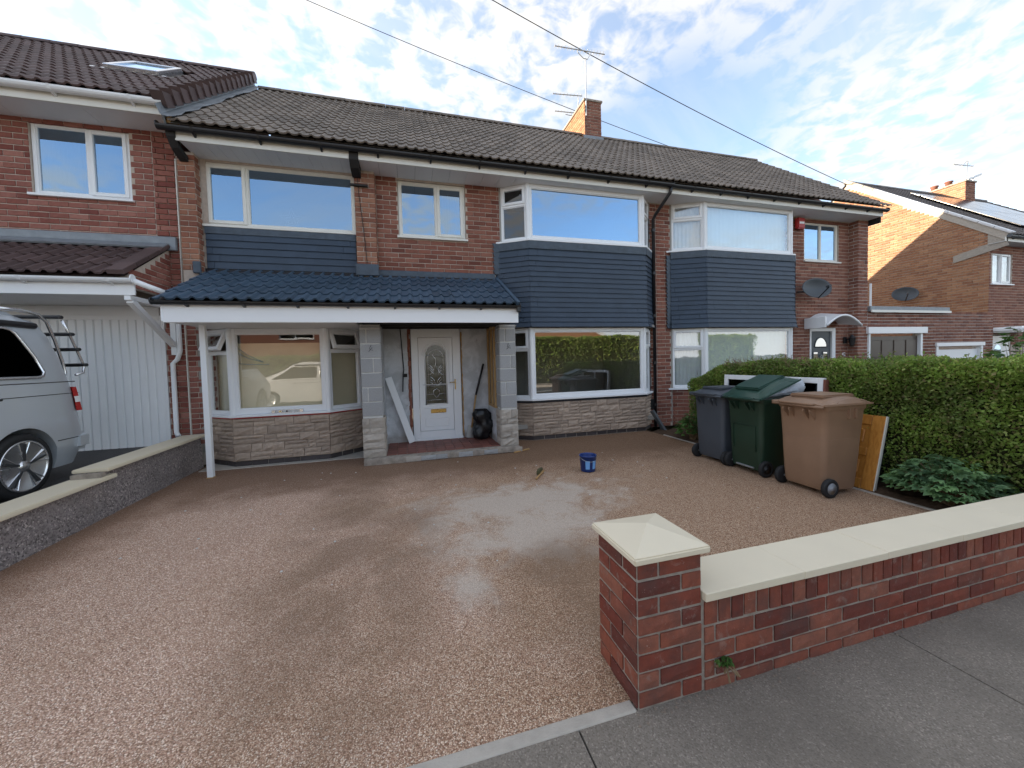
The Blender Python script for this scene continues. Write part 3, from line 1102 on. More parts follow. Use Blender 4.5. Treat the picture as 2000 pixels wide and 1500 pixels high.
wb = MB()
hole_a = (-0.085, 1.11, 3.75, 4.77)
backing(wb, FR, -0.80, 1.80, 2.2, 4.80, [hole_a])
backing(wb, FR, -2.95, -0.80, 2.2, 3.76, n0=-0.03)
MB().fbox(FR, -2.95, -0.801, 4.766, 4.80, -0.15, -0.01).build('lintel', MORTAR, HM)
wall = wb.build('wall', MORTAR, HM)
wall_r = backing(MB(), FR, 4.90, 5.199, 0.0, 4.80).build('wall', MORTAR, HM)
wall_l = backing(MB(), FR, -3.34, -2.952, 0.0, 4.80).build('wall', MORTAR, HM)
bricks(PB, wall, FR, -0.45, 1.76, 3.16, 4.80, BR_MAIN, [hole_a])
bricks(PB, wall_r, FR, 4.96, 5.20, 0.0, 4.80, BR_MAIN, phase=-0.05)
bricks(PB, wall_l, FR, -3.33, -2.96, 0.33, 2.30, BR_LEFT)
# pilasters
for (a, b, yf, side) in ((-3.25, -3.02, 6.83, True), (-0.785, -0.45, 6.86, True)):
    f1 = Frame((a, yf), (b, yf))
    f2 = Frame((b, yf), (b, 7.0))
    pm = MB().box(a + 0.010, b - 0.010, yf + 0.010, 7.0, 2.6, 4.80).build('pilaster', MORTAR, HM)
    bricks(PB, pm, f1, 0, b - a, 3.03, 4.80, BR_PIL, phase=0.11 if b < -2 else 0.0)
    bricks(PB, pm, f2, 0.018, 7.0 - yf - 0.012, 3.03, 4.80, BR_PIL, parity=1)
# corbelled, black stained ends of the party walls under the gutter
MB().prism([(6.47, 4.93), (6.50, 4.84), (6.60, 4.73), (6.72, 4.67), (6.829, 4.64), (6.829, 4.72), (6.70, 4.76), (6.62, 4.82), (6.57, 4.93)], -3.20, -3.09, 'yz').build('corbel', BLACKST_VOID, HM, bevel=0.006)
MB().prism([(6.50, 4.955), (6.50, 4.79), (6.60, 4.70), (6.78, 4.665), (6.858, 4.66), (6.858, 4.955)], -0.80, -0.665, 'yz').build('corbel', BLACKST_VOID, HM, bevel=0.006)
MB().tube([(-0.72, 6.84, 4.66), (-0.71, 6.845, 4.4), (-0.655, 6.845, 3.8), (-0.62, 6.85, 3.25)], 0.006, 6).build('cable', BLACKST_VOID, HM)
MB().box(-0.835, -0.56, 6.80, 6.85, 4.515, 4.545).build('aerial_arm', BLACKST_VOID, HM)

# shell behind the front so that no sun leaks in
MB().box(-3.3, 5.2, 13.0, 13.2, 0, 4.9).box(-3.32, -3.2, 7.2, 13.0, 0, 4.9).box(5.14, 5.198, 7.2, 13.0, 0, 4.9).build('rear_wall', BR_MAIN, HM)

# first floor windows
w = window(HM, FR, -2.985, -0.80, 3.785, 4.765, [(0.262, [(1, 's')]), (0.738, [(1, 'f')])], mat=UPVC_OLD, fw=0.045, n=-0.02)
room(HM, FR, -2.98, -0.81, 3.7, 4.79)
w = window(HM, FR, -0.08, 1.105, 3.785, 4.765, [(0.56, [(1, 'f')]), (0.44, [(1, 's')])], mat=UPVC_OLD)
curtain(w, 'curtain', FR, 0.55, 1.05, 3.85, 4.7, -0.26, NET)
room(HM, FR, -0.075, 1.10, 3.76, 4.77)

# slate hung panel below the wide window
sp = MB().fbox(FR, -3.0, -0.80, 3.03, 3.752, -0.1, 0.004).build('slate_panel', MEMBR, HM)
slates(PS, sp, FR, -2.99, -0.80, 3.10, 3.66, 5, SLATE, n0=0.006)
MB().fbox(FR, -3.0, -0.80, 3.645, 3.748, 0.0, 0.036).build('lead_apron', FLASH, HM)
MB().fbox(FR, -3.02, -0.80, 3.035, 3.10, 0.0, 0.018).build('sealant_strip', MEMBR, HM)

# eaves
MB().box(-3.10, -0.802, 6.520, 6.545, 4.80, 4.945).build('fascia', UPVC_OLD, HM, bevel=0.003)
MB().box(-0.663, 5.20, 6.520, 6.545, 4.80, 4.945).build('fascia', UPVC_OLD, HM, bevel=0.003)
soffit(HM, -3.06, -0.80, 6.546, 7.02, 4.80, SOFFIT, 0.15)
soffit(HM, -0.66, 5.20, 6.546, 7.02, 4.80, SOFFIT, 0.30)
gutter(HM, -3.27, 5.2, 6.452, 4.945, 0.058, BLACKPL, 0.83, first=0.42)

# roof
EY, EZ = 6.40, 4.98
SLEN = (10.05 - EY) / math.cos(math.atan(SL))
RZ = EZ + SL * (10.05 - EY)
def slab(name, x0, x1, house, mat, y0=EY, z0=EZ, yr=10.05, back=True, lift=0.0):
    zr = z0 + SL * (yr - y0)
    yb = 2 * yr - y0
    m = MB()
    m.add([(x0, y0 + .03, z0), (x1, y0 + .03, z0), (x1, yr, zr - .02), (x0, yr, zr - .02), (x0, yb, z0 - .02), (x1, yb, z0 - .02)], [(0, 1, 2, 3), (3, 2, 5, 4)])
    return m.build(name, mat, house)
roof = slab('roof', -3.12, 5.2, HM, TILE_MAIN)
tiles(PT, roof, -3.11, 5.2, EY, EZ, SL, SLEN, 0.293, TILE_MAIN, 0.305, skip=lambda x, s: 4.99 < x < 5.5 and s > 4.25)
def ridge(house, roofpart, x0, x1, y, z, mat, r=0.11, seg=0.45):
    n = max(1, round((x1 - x0) / seg))
    s = (x1 - x0) / n
    me = MB()
    prof = [(math.cos(PI * i / 8) * r, math.sin(PI * i / 8) * r) for i in range(9)]
    for k in range(n):
        vs = [(x0 + k * s + 0.004, y + a, z + b * 0.9 - 0.03) for a, b in prof] + [(x0 + (k + 1) * s - 0.004, y + a, z + b * 0.9 - 0.03 + 0.004) for a, b in prof]
        MB().add(vs, [(i, i + 1, 10 + i, 9 + i) for i in range(8)] + [tuple(range(8, -1, -1)), tuple(range(9, 18))]).build('ridge_tile', mat, roofpart)
ridge(HM, roof, -3.1, 5.2, 10.05, RZ + 0.02, TILE_MAIN)

# chimney on the party wall
ch = MB().box(4.99, 5.49, 9.76, 11.2, 6.9, 8.73).build('chimney', MORTAR, HM)
fc1, fc2 = Frame((4.98, 9.75), (5.50, 9.75)), Frame((4.98, 11.2), (4.98, 9.75))
bricks(PB, ch, fc1, 0, 0.52, 7.60, 8.72, BR_FAR, phase=0.06)
bricks(PB, ch, fc2, 0, 1.45, 7.55, 8.72, BR_GABLE)  # sunward side in lighter brick than the front, sunlight put into its colour
MB().box(4.95, 5.53, 9.72, 11.24, 8.72, 8.78).build('chimney_cap', MORTAR_G, ch, bevel=0.01)
MB().prism([(9.70, 7.56), (9.748, 7.58), (9.748, 7.78), (9.735, 7.78)], 4.93, 5.55, 'yz').build('lead_flashing', LEAD, ch)

# ---- porch
PY0, PZ0, PSL = 5.575, 2.372, 0.478
PL = (6.985 - PY0) / math.cos(math.atan(PSL))
pr = MB().add([(-2.98, PY0 + .02, PZ0 - .012), (1.68, PY0 + .02, PZ0 - .012), (1.68, 6.99, PZ0 + PSL * (6.99 - PY0) - .012), (-2.98, 6.99, PZ0 + PSL * (6.99 - PY0) - .012)], [(0, 1, 2, 3)]).build('porch_roof', MEMBR, HM)
tiles(PT, pr, -2.985, 1.63, PY0, PZ0, PSL, PL, 0.316, TILE_BLUE, 0.308, 0.034, jit=0.4)
a_ = math.atan(PSL)
MB().beam((1.66, PY0, PZ0 + 0.02), (1.66, 6.99, PZ0 + 0.02 + PSL * (6.99 - PY0)), 0.06, 0.10).build('verge_trim', TILE_BLUE, pr, bevel=0.01)
MB().prism([(PY0 + .03, PZ0 - .02), (6.99, PZ0 - .02), (6.99, PZ0 + PSL * (6.99 - PY0) - .02)], 1.615, 1.633, 'yz').build('verge_board', UPVC, pr)
MB().prism([(PY0 + .05, 2.13), (6.99, 2.13), (6.99, PZ0 + PSL * (6.99 - PY0) - .02), (PY0 + .05, PZ0 - .02)], -2.93, -2.91, 'yz').build('verge_board', UPVC, pr)
MB().box(-2.91, 1.67, 5.620, 5.642, 2.112, 2.335).build('fascia', UPVC, HM, bevel=0.004)
gutter(HM, -2.99, 1.69, 5.572, 2.368, 0.044, BLACKPL, 0.62, first=0.35)
MB().box(1.635, 1.69, 5.53, 5.60, 2.27, 2.35).build('gutter_outlet', BLACKPL, HM, bevel=0.008)
soffit(HM, -2.91, -0.72, 5.644, 6.99, 2.128, SOFFIT, 0.6)
MB().box(-0.72, 1.66, 5.66, 6.98, 2.20, 2.215).build('void_ceiling', BLACKST_VOID, HM)  # black sheet painting the dark void above the porch recess
for y in (5.9, 6.3, 6.7):
    MB().box(-0.42, 1.60, y, y + 0.045, 2.12, 2.199).build('joist', BLACKST_VOID, HM)
MB().box(-0.30, 1.2, 6.93, 6.98, 2.14, 2.199).build('joist', BLACKST_VOID, HM)
# flashings at the top of the porch roof
MB().box(-0.47, 1.63, 6.935, 6.992, 3.055, 3.165).build('flashing', FLASH, HM, bevel=0.008)
MB().box(-0.80, -0.435, 6.80, 6.857, 3.03, 3.225).build('flashing', FLASH, HM, bevel=0.01)
MB().box(-3.10, -3.0, 6.78, 6.829, 2.98, 3.16).build('flashing', FLASH, HM, bevel=0.01)
MB().box(-2.98, 1.66, 6.88, 6.95, 2.985, 3.058).build('sealant_strip', MEMBR, HM, bevel=0.02)
# post
MB().box(-2.755, -2.685, 6.09, 6.16, 0.012, 2.13).build('porch_post', UPVC, HM, bevel=0.004)
MB().box(-2.762, -2.678, 6.083, 6.167, 0.0, 0.014).build('post_shoe', WOODRAW, HM)

# block pillars on stone stubs
def pillar(x0, x1, y0, y1, inner):
    p = MB().box(x0 + .012, x1 - .012, y0 + .012, y1 - .012, 0.06, 2.125).build('porch_pillar', MORTAR_W, HM)
    faces = [Frame((x0, y0), (x1, y0))]
    faces.append(Frame((x1, y0), (x1, y1)) if inner > 0 else Frame((x0, y1), (x0, y0)))
    for fi, f in enumerate(faces):
        z = 0.73
        k = 0
        while z < 2.08:
            hh = min(0.222, 2.115 - z)
            if fi or k % 2 == 0:
                parts = [(0.0, f.L)]
            else:
                c = 0.10 if (k // 2) % 2 == 0 else 0.19
                parts = [(0.0, c), (c, f.L)]
            for (a, b) in parts:
                w_ = b - a - 0.018
                m = MB()
                m.box(-w_ / 2, w_ / 2, 0.0, 0.05, -(hh - .018) / 2, (hh - .018) / 2)
                P_BL.add(m.mesh('block', BLOCK, bevel=0.003), f.m4((a + b) / 2, z + hh / 2, 0.001 * fi), p)
            z += hh
            k += 1
        z = 0.10
        hs = [0.13, 0.105, 0.13, 0.09, 0.155]
        for hh in hs:
            if z + hh > 0.735: hh = 0.725 - z
            if hh < 0.04: break
            cuts = [0, f.L] if random.random() < 0.6 or fi else [0, f.L * random.choice((0.35, 0.6)), f.L]
            for a, b in zip(cuts, cuts[1:]):
                PST.add(stone_mesh(STONE_P, b - a - .005, hh - .006, 0.022), f.m4((a + b) / 2, z + hh / 2, 0.004), p)
            z += hh
    return p
P_BL = Pieces(HM, 'block')
pL = pillar(-0.71, -0.40, 6.05, 6.36, 1)
pR = pillar(1.455, 1.745, 6.05, 6.36, -1)
for x, z in ((-0.545, 1.80), (1.60, 1.80)):
    MB().tube([(x, 6.045, z), (x + .005, 6.02, z + .012), (x - .02, 6.0, z - .04), (x + .03, 6.0, z - .07), (x + .02, 6.01, z - .02), (x - .03, 6.005, z - .085)], 0.004, 6).build('loose_wire', BLACKPL, pL if x < 0 else pR)
MB().box(-0.70, 1.745, 5.965, 6.99, 0.0, 0.098).build('porch_step', MORTAR_G, HM, bevel=0.008)
u = -0.70
P_EB = Pieces(HM, 'kerb_brick')
while u < 1.70:
    w_ = random.uniform(0.17, 0.24)
    P_EB.add(stone_mesh(random.choice((BLOCK, MORTAR_G, MORTAR_G, STONE_P)), w_ - .004, random.uniform(0.066, 0.084), 0.012, 0.006), Matrix.Translation((u + w_ / 2, 5.952 + random.uniform(-.004, .004), 0.046)), HM)
    u += w_
P_QT = Pieces(HM, 'floor_tile')
qt = MB().box(-0.153 / 2 + .003, 0.153 / 2 - .003, -0.153 / 2 + .003, 0.153 / 2 - .003, -0.008, 0.004).mesh('floor_tile', QUARRY, bevel=0.002)
for i in range(12):
    for j in range(6):
        P_QT.add(qt, Matrix.Translation((-0.305 + i * 0.153, 6.17 + j * 0.153, 0.105 + random.uniform(-.001, .001))), HM)

# recess behind the pillars
hd = (0.03, 0.945, 0.0, 2.15)
backing(MB(), FR, -0.42, 1.70, 0.0, 2.22, [hd], n0=0.0, n1=-0.2).build('plastered_wall', PLASTER, HM)
MB().fbox(FR, -0.42, -0.02, 0.10, 0.60, 0.0, 0.022).build('plaster_patch', PLASTER, HM, bevel=0.006)
MB().box(-0.44, -0.415, 6.36, 6.999, 0.1, 2.2).build('side_wall', PLASTER, HM)
P_RB = Pieces(HM, 'broken_brick')
z = 0.12
while z < 2.1:
    hh = random.uniform(0.06, 0.10)
    wz = random.uniform(0.035, 0.055)
    P_RB.add(stone_mesh(BR_MAIN, wz, hh, 0.012), FR.m4(0.008 + random.uniform(-.006, .006), z + hh / 2, 0.004), HM)
    z += hh
foam = MB()
z = 0.13
pts = []
while z < 2.12:
    pts.append((0.952 + random.uniform(-.006, .006), 6.992, z))
    z += 0.05
foam.tube(pts, [random.uniform(0.006, 0.017) for _ in pts], 6).build('foam_bead', WOODRAW, HM, smooth=True)
# stud partition on the right of the recess
MB().box(1.43, 1.60, 6.365, 6.998, 0.098, 0.70).build('low_block_wall', PLASTER, HM)
MB().box(1.60, 1.62, 6.365, 6.998, 0.70, 2.2).build('void_board', BLACKST_VOID, HM)  # black board: the dark interior behind the studs put into colour
for y in (6.40, 6.66, 6.93):
    MB().box(1.43, 1.47, y - 0.02, y + 0.025, 0.745, 2.10).build('stud', PINE, HM, bevel=0.003)
MB().box(1.43, 1.53, 6.365, 6.95, 0.70, 0.744).build('stud', PINE, HM, bevel=0.003)
MB().box(1.43, 1.53, 6.365, 6.95, 2.101, 2.145).build('stud', PINE, HM, bevel=0.003)
MB().tube([(-0.13, 6.985, 2.14), (-0.115, 6.98, 1.9), (-0.10, 6.985, 1.6), (-0.09, 6.975, 1.42), (-0.105, 6.97, 1.30), (-0.12, 6.96, 1.02)], 0.010, 6).build('loose_cable', BLACKPL, HM)
MB().box(-0.10, -0.035, 6.97, 6.998, 1.28, 1.34).build('cable_clip', BLACKST_VOID, HM)

# front door
door = MB()
for (a, b, c, d) in ((0.045, 0.165, 0.145, 2.145), (0.785, 0.93, 0.145, 2.145), (0.165, 0.785, 1.985, 2.145), (0.165, 0.785, 0.145, 0.275)):
    door.fbox(FR, a, b, c, d, -0.06, 0.012)
door = door.build('front_door', UPVC, HM, bevel=0.006)
MB().fbox(FR, 0.035, 0.94, 0.098, 0.144, -0.06, 0.03).build('threshold', UPVC, door, bevel=0.004)
leaf = MB().fbox(FR, 0.170, 0.780, 0.280, 1.980, -0.05, -0.012).build('door_leaf', UPVC, door, bevel=0.003)
def arch(u0, u1, v0, v1, k=14):
    r = (u1 - u0) / 2
    c = (u0 + u1) / 2
    return [(u0, v0), (u1, v0)] + [(c + r * math.cos(PI * i / k), v1 - r + r * math.sin(PI * i / k)) for i in range(k + 1)]
DGL = plain('leaded_glass', (0.085, 0.080, 0.055), 0.12, amp=0.5, scale=9.0, bmp=0.3, bscale=9.0)
def fpoly(fr, poly, n0, n1):
    m = MB()
    k = len(poly)
    vs = [fr.pt(a, b, n1) for a, b in poly] + [fr.pt(a, b, n0) for a, b in poly]
    return m.add(vs, [tuple(range(k)), tuple(range(2 * k - 1, k - 1, -1))] + [(i, k + i, k + (i + 1) % k, (i + 1) % k) for i in range(k)])
ga = arch(0.295, 0.655, 0.775, 1.845)
fix_normals(fpoly(FR, ga, -0.011, -0.006).build('leaded_pane', DGL, door))
for off, rr in ((0.012, 0.012), (0.055, 0.009)):
    pts = [FR.pt(a, b, -0.008) for a, b in arch(0.295 - off, 0.655 + off, 0.775 - (off if off < .03 else -0.35), 1.845 + off)]
    MB().tube(pts, rr, 6, closed=off < .03).build('arch_moulding', UPVC, door, smooth=True)
def came(pts, r=0.0045):
    MB().tube([FR.pt(a, b, -0.005) for a, b in pts], r, 5).build('lead_came', ALU, door, smooth=True)
came([(0.335, 0.78), (0.335, 1.60)] + [(0.475 + 0.14 * math.cos(PI - PI * i / 12), 1.62 + 0.14 * math.sin(PI * i / 12)) for i in range(13)] + [(0.615, 1.60), (0.615, 0.78)])
came([(0.30, 0.84), (0.65, 0.84)], 0.006)
came([(0.30, 0.95), (0.42, 0.95), (0.475, 0.88), (0.53, 0.95), (0.65, 0.95)])
came([(0.42, 0.95), (0.42, 1.01), (0.475, 1.05), (0.53, 1.01), (0.53, 0.95)], 0.006)
came([(0.30, 1.10), (0.65, 1.10)])
came([(0.30, 1.30), (0.37, 1.31), (0.43, 1.37), (0.475, 1.50), (0.475, 1.60), (0.42, 1.66), (0.475, 1.76), (0.53, 1.66), (0.475, 1.60)], 0.005)
came([(0.65, 1.30), (0.58, 1.31), (0.52, 1.37), (0.475, 1.50)], 0.005)
for s in (-1, 1):
    c = 0.475
    for k in range(3):
        z = 1.47 - k * 0.045
        came([(c + s * 0.125, z + 0.03), (c + s * 0.09, z), (c + s * 0.05, z - 0.05), (c + s * 0.04, z - 0.09)], 0.006)
        z = 1.27 - k * 0.05
        came([(c + s * 0.11, z), (c + s * 0.075, z - 0.02), (c + s * 0.045, z - 0.06)], 0.006)
    came([(c + s * 0.01, 1.12), (c + s * 0.03, 1.2), (c + s * 0.10, 1.29)], 0.005)
came([(0.295, 1.66), (0.655, 1.66)])
for (a, b, c, d) in ((0.25, 0.70, 0.685, 0.70), (0.26, 0.69, 0.50, 0.515), (0.26, 0.69, 0.355, 0.37), (0.26, 0.272, 0.37, 0.50), (0.678, 0.69, 0.37, 0.50)):
    MB().fbox(FR, a, b, c, d, -0.012, -0.003).build('panel_moulding', UPVC, door, bevel=0.003)
MB().fbox(FR, 0.360, 0.640, 0.600, 0.672, -0.012, 0.002).build('letter_plate', GOLD, door, bevel=0.006)
MB().fbox(FR, 0.808, 0.830, 1.02, 1.21, 0.011, 0.022).build('handle_plate', GOLD, door, bevel=0.004)
MB().tube([FR.pt(0.819, 1.16, 0.02), FR.pt(0.819, 1.16, 0.055), FR.pt(0.80, 1.16, 0.062), FR.pt(0.715, 1.155, 0.06)], 0.009, 8).build('door_handle', GOLD, door, smooth=True)


# ---- bays
def bay_faces(xl0, xl, xr, xr0, yf):
    return Frame((xl0, 7.0), (xl, yf)), Frame((xl, yf), (xr, yf)), Frame((xr, yf), (xr0, 7.0))


def poly_slab(name, house, pts, z0, z1, mat, bevel=0.004, part=None):
    return fix_normals(MB().prism(pts, z0, z1, 'xy').build(name, mat, part or house, bevel=bevel))


def outset(fs, d):
    """outline of a bay pushed out by d, closed at the wall"""
    l, f, r = fs
    def isect(f1, f2):
        p, q = f1.O + f1.N * d, f2.O + f2.N * d
        den = f1.U.x * f2.U.y - f1.U.y * f2.U.x
        t = ((q.x - p.x) * f2.U.y - (q.y - p.y) * f2.U.x) / den
        return (p.x + f1.U.x * t, p.y + f1.U.y * t)
    a, b = isect(l, f), isect(f, r)
    p = l.O + l.N * d
    t = (6.985 - p.y) / l.U.y
    p0 = (p.x + l.U.x * t, 6.985)
    q = r.O + r.N * d
    t = (6.985 - q.y) / r.U.y
    q0 = (q.x + r.U.x * t, 6.985)
    return [p0, a, b, q0]


# left bay, under the porch roof
LB = bay_faces(-3.09, -2.62, -1.275, -0.80, 6.62)
stub = MB().prism(outset(LB, -0.012), 0.0, 0.755, 'xy').build('bay_base', MORTAR_G, HM)
P_EN = Pieces(HM, 'plinth_brick')
for f in LB:
    ashlar(PST, stub, f, 0.0, f.L, 0.092, 0.742, STONE)
    k = max(1, round(f.L / 0.225))
    for i in range(k):
        w_ = f.L / k
        P_EN.add(brick_mesh(ENGBRICK, w_ - 0.008, 0.072), f.m4((i + .5) * w_, 0.048, -0.004), stub)
poly_slab('red_strip', HM, outset(LB, 0.012), 0.744, 0.766, REDPL, 0)
poly_slab('sill', HM, outset(LB, 0.055), 0.767, 0.802, UPVC)
wl = window(HM, LB[0], 0.01, LB[0].L - 0.03, 0.803, 2.125, [(1, [(0.27, 'o'), (0.73, 'f')])], n=-0.01, glass=GLASS_SIDE, sill=0)
wf = window(HM, LB[1], 0.0, LB[1].L, 0.803, 2.125, [(1, [(1, 'f')])], n=-0.01, fw=0.085, glass=GLASS_SHEET, sill=0)
wr = window(HM, LB[2], 0.03, LB[2].L - 0.01, 0.803, 2.125, [(1, [(0.27, 'o'), (0.73, 'f')])], n=-0.01, glass=GLASS_SIDE, sill=0)
for p in (LB[1].pt(0, 0, -0.03), LB[1].pt(LB[1].L, 0, -0.03)):
    MB().lathe([(0.045, 0.803), (0.045, 2.125)], 10, (p.x, p.y, 0)).build('corner_post', UPVC, HM)
curtain(wf, 'dust_sheet', LB[1], 0.02, LB[1].L - 0.02, 0.82, 1.905, -0.16, BEIGE, 0.7, 0.012)
curtain(wl, 'blind', LB[0], 0.03, LB[0].L - 0.05, 0.82, 1.76, -0.12, BEIGE, 0.09, 0.006)
curtain(wr, 'dust_sheet', LB[2], 0.05, LB[2].L - 0.02, 0.82, 1.76, -0.12, BEIGE, 0.35, 0.012)
for pts in ([(0.03, 1.86), (0.10, 1.80), (0.20, 1.72), (0.30, 1.66), (0.40, 1.61)], [(0.03, 1.83), (0.08, 1.74), (0.2, 1.67), (0.40, 1.605)], [(0.04, 1.595), (0.2, 1.575), (0.48, 1.57)]):
    MB().tube([LB[1].pt(a, b, -0.142) for a, b in pts], 0.006, 5).build('sheet_crease', SHEETING, wf, smooth=True)
MB().box(-3.05, -0.80, 7.9, 8.0, 0.2, 2.3).box(-3.2, -3.05, 7.0, 8.0, 0.2, 2.3).box(-0.80, -0.70, 7.0, 8.0, 0.2, 2.3).box(-3.05, -0.8, 6.66, 8.0, 2.14, 2.19).build('room_lining', DARKROOM, HM)

# right bay, two storeys
RB = bay_faces(1.77, 2.23, 4.68, 5.02, 6.70)
stub = MB().prism(outset(RB, -0.012), 0.0, 0.725, 'xy').build('bay_base', MORTAR_G, HM)
for f in RB:
    ashlar(PST, stub, f, 0.0, f.L, 0.085, 0.715, STONE)
    k = max(1, round(f.L / 0.225))
    for i in range(k):
        w_ = f.L / k
        P_EN.add(brick_mesh(ENGBRICK, w_ - 0.008, 0.066), f.m4((i + .5) * w_, 0.044, -0.004), stub)
poly_slab('sealant_strip', HM, outset(RB, 0.03), 0.716, 0.756, MEMBR, 0)
poly_slab('sill', HM, outset(RB, 0.06), 0.757, 0.795, UPVC)
poly_slab('sill', HM, outset(RB, 0.07), 3.735, 3.772, UPVC)
for (z0, z1, gl, gs) in ((0.796, 2.13, GLASS_LOW, GLASS_SIDE), (3.773, 4.798, GLASS, GLASS_SIDE)):
    wl = window(HM, RB[0], 0.0, RB[0].L - 0.02, z0, z1, [(1, [(0.36 if z0 > 3 else 0.30, 's'), (0.64 if z0 > 3 else 0.70, 'f')])], n=-0.01, glass=gs, sill=0)
    wf = window(HM, RB[1], 0.0, RB[1].L, z0, z1, [(1, [(1, 'f')])], n=-0.01, fw=0.075, glass=gl, sill=0)
    wr = window(HM, RB[2], 0.02, RB[2].L, z0, z1, [(1, [(0.36 if z0 > 3 else 0.30, 's'), (0.64 if z0 > 3 else 0.70, 'f')])], n=-0.01, glass=gs, sill=0)
    for p in (RB[1].pt(0, 0, -0.03), RB[1].pt(RB[1].L, 0, -0.03)):
        MB().lathe([(0.042, z0), (0.042, z1)], 10, (p.x, p.y, 0)).build('corner_post', UPVC, HM)
MB().box(1.85, 4.95, 8.9, 9.0, 0.2, 2.3).box(1.75, 1.85, 7.0, 9.0, 0.2, 2.3).box(4.95, 5.05, 7.0, 9.0, 0.2, 2.3).box(1.85, 4.95, 6.75, 9.0, 2.14, 2.19).box(1.85, 4.95, 6.75, 9.0, 0.22, 0.30).build('room_lining', DARKROOM, HM)
MB().box(1.85, 4.95, 8.3, 8.4, 3.4, 4.9).box(1.75, 1.85, 7.0, 8.4, 3.4, 4.9).box(4.95, 5.05, 7.0, 8.4, 3.4, 4.9).build('room_lining', DARKROOM, HM)
# slate skirt between the two storeys
skirt = MB().prism(outset(RB, 0.02), 2.132, 3.735, 'xy').build('slate_skirt', MEMBR, HM)
for i, f in enumerate(RB):
    e = 0.028
    u0, u1 = (-0.10 if i == 0 else -e), (f.L + (0.10 if i == 2 else e))
    slates(PS, skirt, f, u0, u1, 2.135, 3.56, 15, SLATE, flare=0.055, n0=0.035)
def scallop(part, f, u0, u1, v0, v1, n):
    m = MB()
    k = max(2, round((u1 - u0) / 0.058))
    s = (u1 - u0) / k
    for j in range(k):
        a = u0 + j * s
        pts = [(a, v1), (a, v0 + .018)] + [(a + s / 2 - s / 2 * math.cos(PI * i / 5), v0 + .018 - .018 * math.sin(PI * i / 5)) for i in range(1, 5)] + [(a + s, v0 + .018), (a + s, v1)]
        m.v.extend([tuple(f.pt(p, q, n + .012)) for p, q in pts] + [tuple(f.pt(p, q, n)) for p, q in pts])
        b = len(m.v) - 2 * len(pts)
        L_ = len(pts)
        m.f.append(tuple(range(b, b + L_)))
        for i in range(L_):
            m.f.append((b + i, b + L_ + i, b + L_ + (i + 1) % L_, b + (i + 1) % L_))
    return fix_normals(m.build('scalloped_flashing', FLASH, part))
for i, f in enumerate(RB):
    scallop(skirt, f, -0.05 if i == 0 else -0.02, f.L + (0.05 if i == 2 else 0.02), 3.585, 3.732, 0.056)
for (x0, x1) in ((1.60, 1.755), (5.02, 5.12)):
    for k in range(19):
        z = 3.74 - k * CH
        if z < 2.2 or (x0 < 2 and z < 3.2): break
        MB().prism([(x0 if x0 < 2 else x1, z), (x1 if x0 < 2 else x0, z), (x1 if x0 < 2 else x0, z - CH + .002), ((x0 + .035) if x0 < 2 else (x1 - .035), z - CH + .002)], 6.965, 6.985, 'xz').build('step_flashing', FLASH, HM)
# rainwater pipe on the party line
RWP = [(5.17, 6.46, 4.90), (5.16, 6.48, 4.80), (5.09, 6.86, 4.50), (5.085, 6.93, 4.42), (5.085, 6.935, 0.02)]
MB().tube(RWP, 0.034, 10).build('downpipe', BLACKPL, HM, smooth=True)
for z in (4.2, 3.3, 2.4, 1.4, 0.5):
    MB().lathe([(0.042, z - .03), (0.042, z + .03)], 10, (5.085, 6.935, 0)).build('pipe_collar', BLACKPL, HM)
MB().tube([(4.99, 6.985, 4.75), (5.02, 6.985, 4.3), (4.995, 6.985, 3.9), (5.0, 6.985, 0.9), (5.0, 6.98, 0.62)], 0.009, 6).build('cable', BLACKPL, HM)
MB().box(4.965, 5.06, 6.93, 6.985, 0.40, 0.62).build('meter_box', BLACKPL, HM, bevel=0.006)
for p in (PB, PS, PST, PT, P_BL, P_EB, P_QT, P_RB, P_EN):
    p.done()


# ------------------------------------------------------------------ the house on the left, a step higher, with a garage
HL = thing('brick_house', 'red brick house with brown tiled roof, skylight and white garage door beside the silver van', 'house', (-5.5, 7.0, 0.3))
QB, QT_ = Pieces(HL, 'brick'), Pieces(HL, 'roof_tile')
hw = (-5.06, -3.91, 4.075, 5.10)
hg = (-6.6, -3.60, 0.0, 2.36)
wl_ = MB()
backing(wl_, FR, -22.0, -3.345, 0.0, 5.14, [hw, hg])  # wall and roof lengthened out of view to shade the front wall
wl_ = wl_.build('wall', MORTAR, HL)
bricks(QB, wl_, FR, -8.2, -3.635, 3.50, 5.14, BR_LEFT, [hw])
bricks(QB, wl_, FR, -3.63, -3.345, 0.35, 5.10, BR_LEFT, n=0.012, phase=0.05, holes=[(-3.7, -3.60, 0, 2.36)])
MB().fbox(FR, -3.346, -3.332, 0.33, 4.75, -0.05, 0.014).build('mastic_joint', UPVC_OLD, HL)
MB().box(-22.0, -3.36, 13.2, 13.4, 0, 5.2).box(-22.0, -21.9, 7.2, 13.2, 0, 5.2).box(-3.5, -3.36, 7.2, 13.2, 0, 5.2).build('rear_wall', BR_LEFT, HL)
w = window(HL, FR, -5.055, -3.915, 4.08, 5.095, [(0.56, [(1, 'f')]), (0.44, [(1, 's')])], mat=UPVC)
curtain(w, 'curtain', FR, -5.0, -4.62, 4.12, 5.03, -0.2, NET)
MB().fbox(FR, -5.0, -3.96, 4.90, 5.05, -0.16, -0.14).build('roller_blind', UPVC_OLD, w)
room(HL, FR, -5.05, -3.92, 4.05, 5.1)
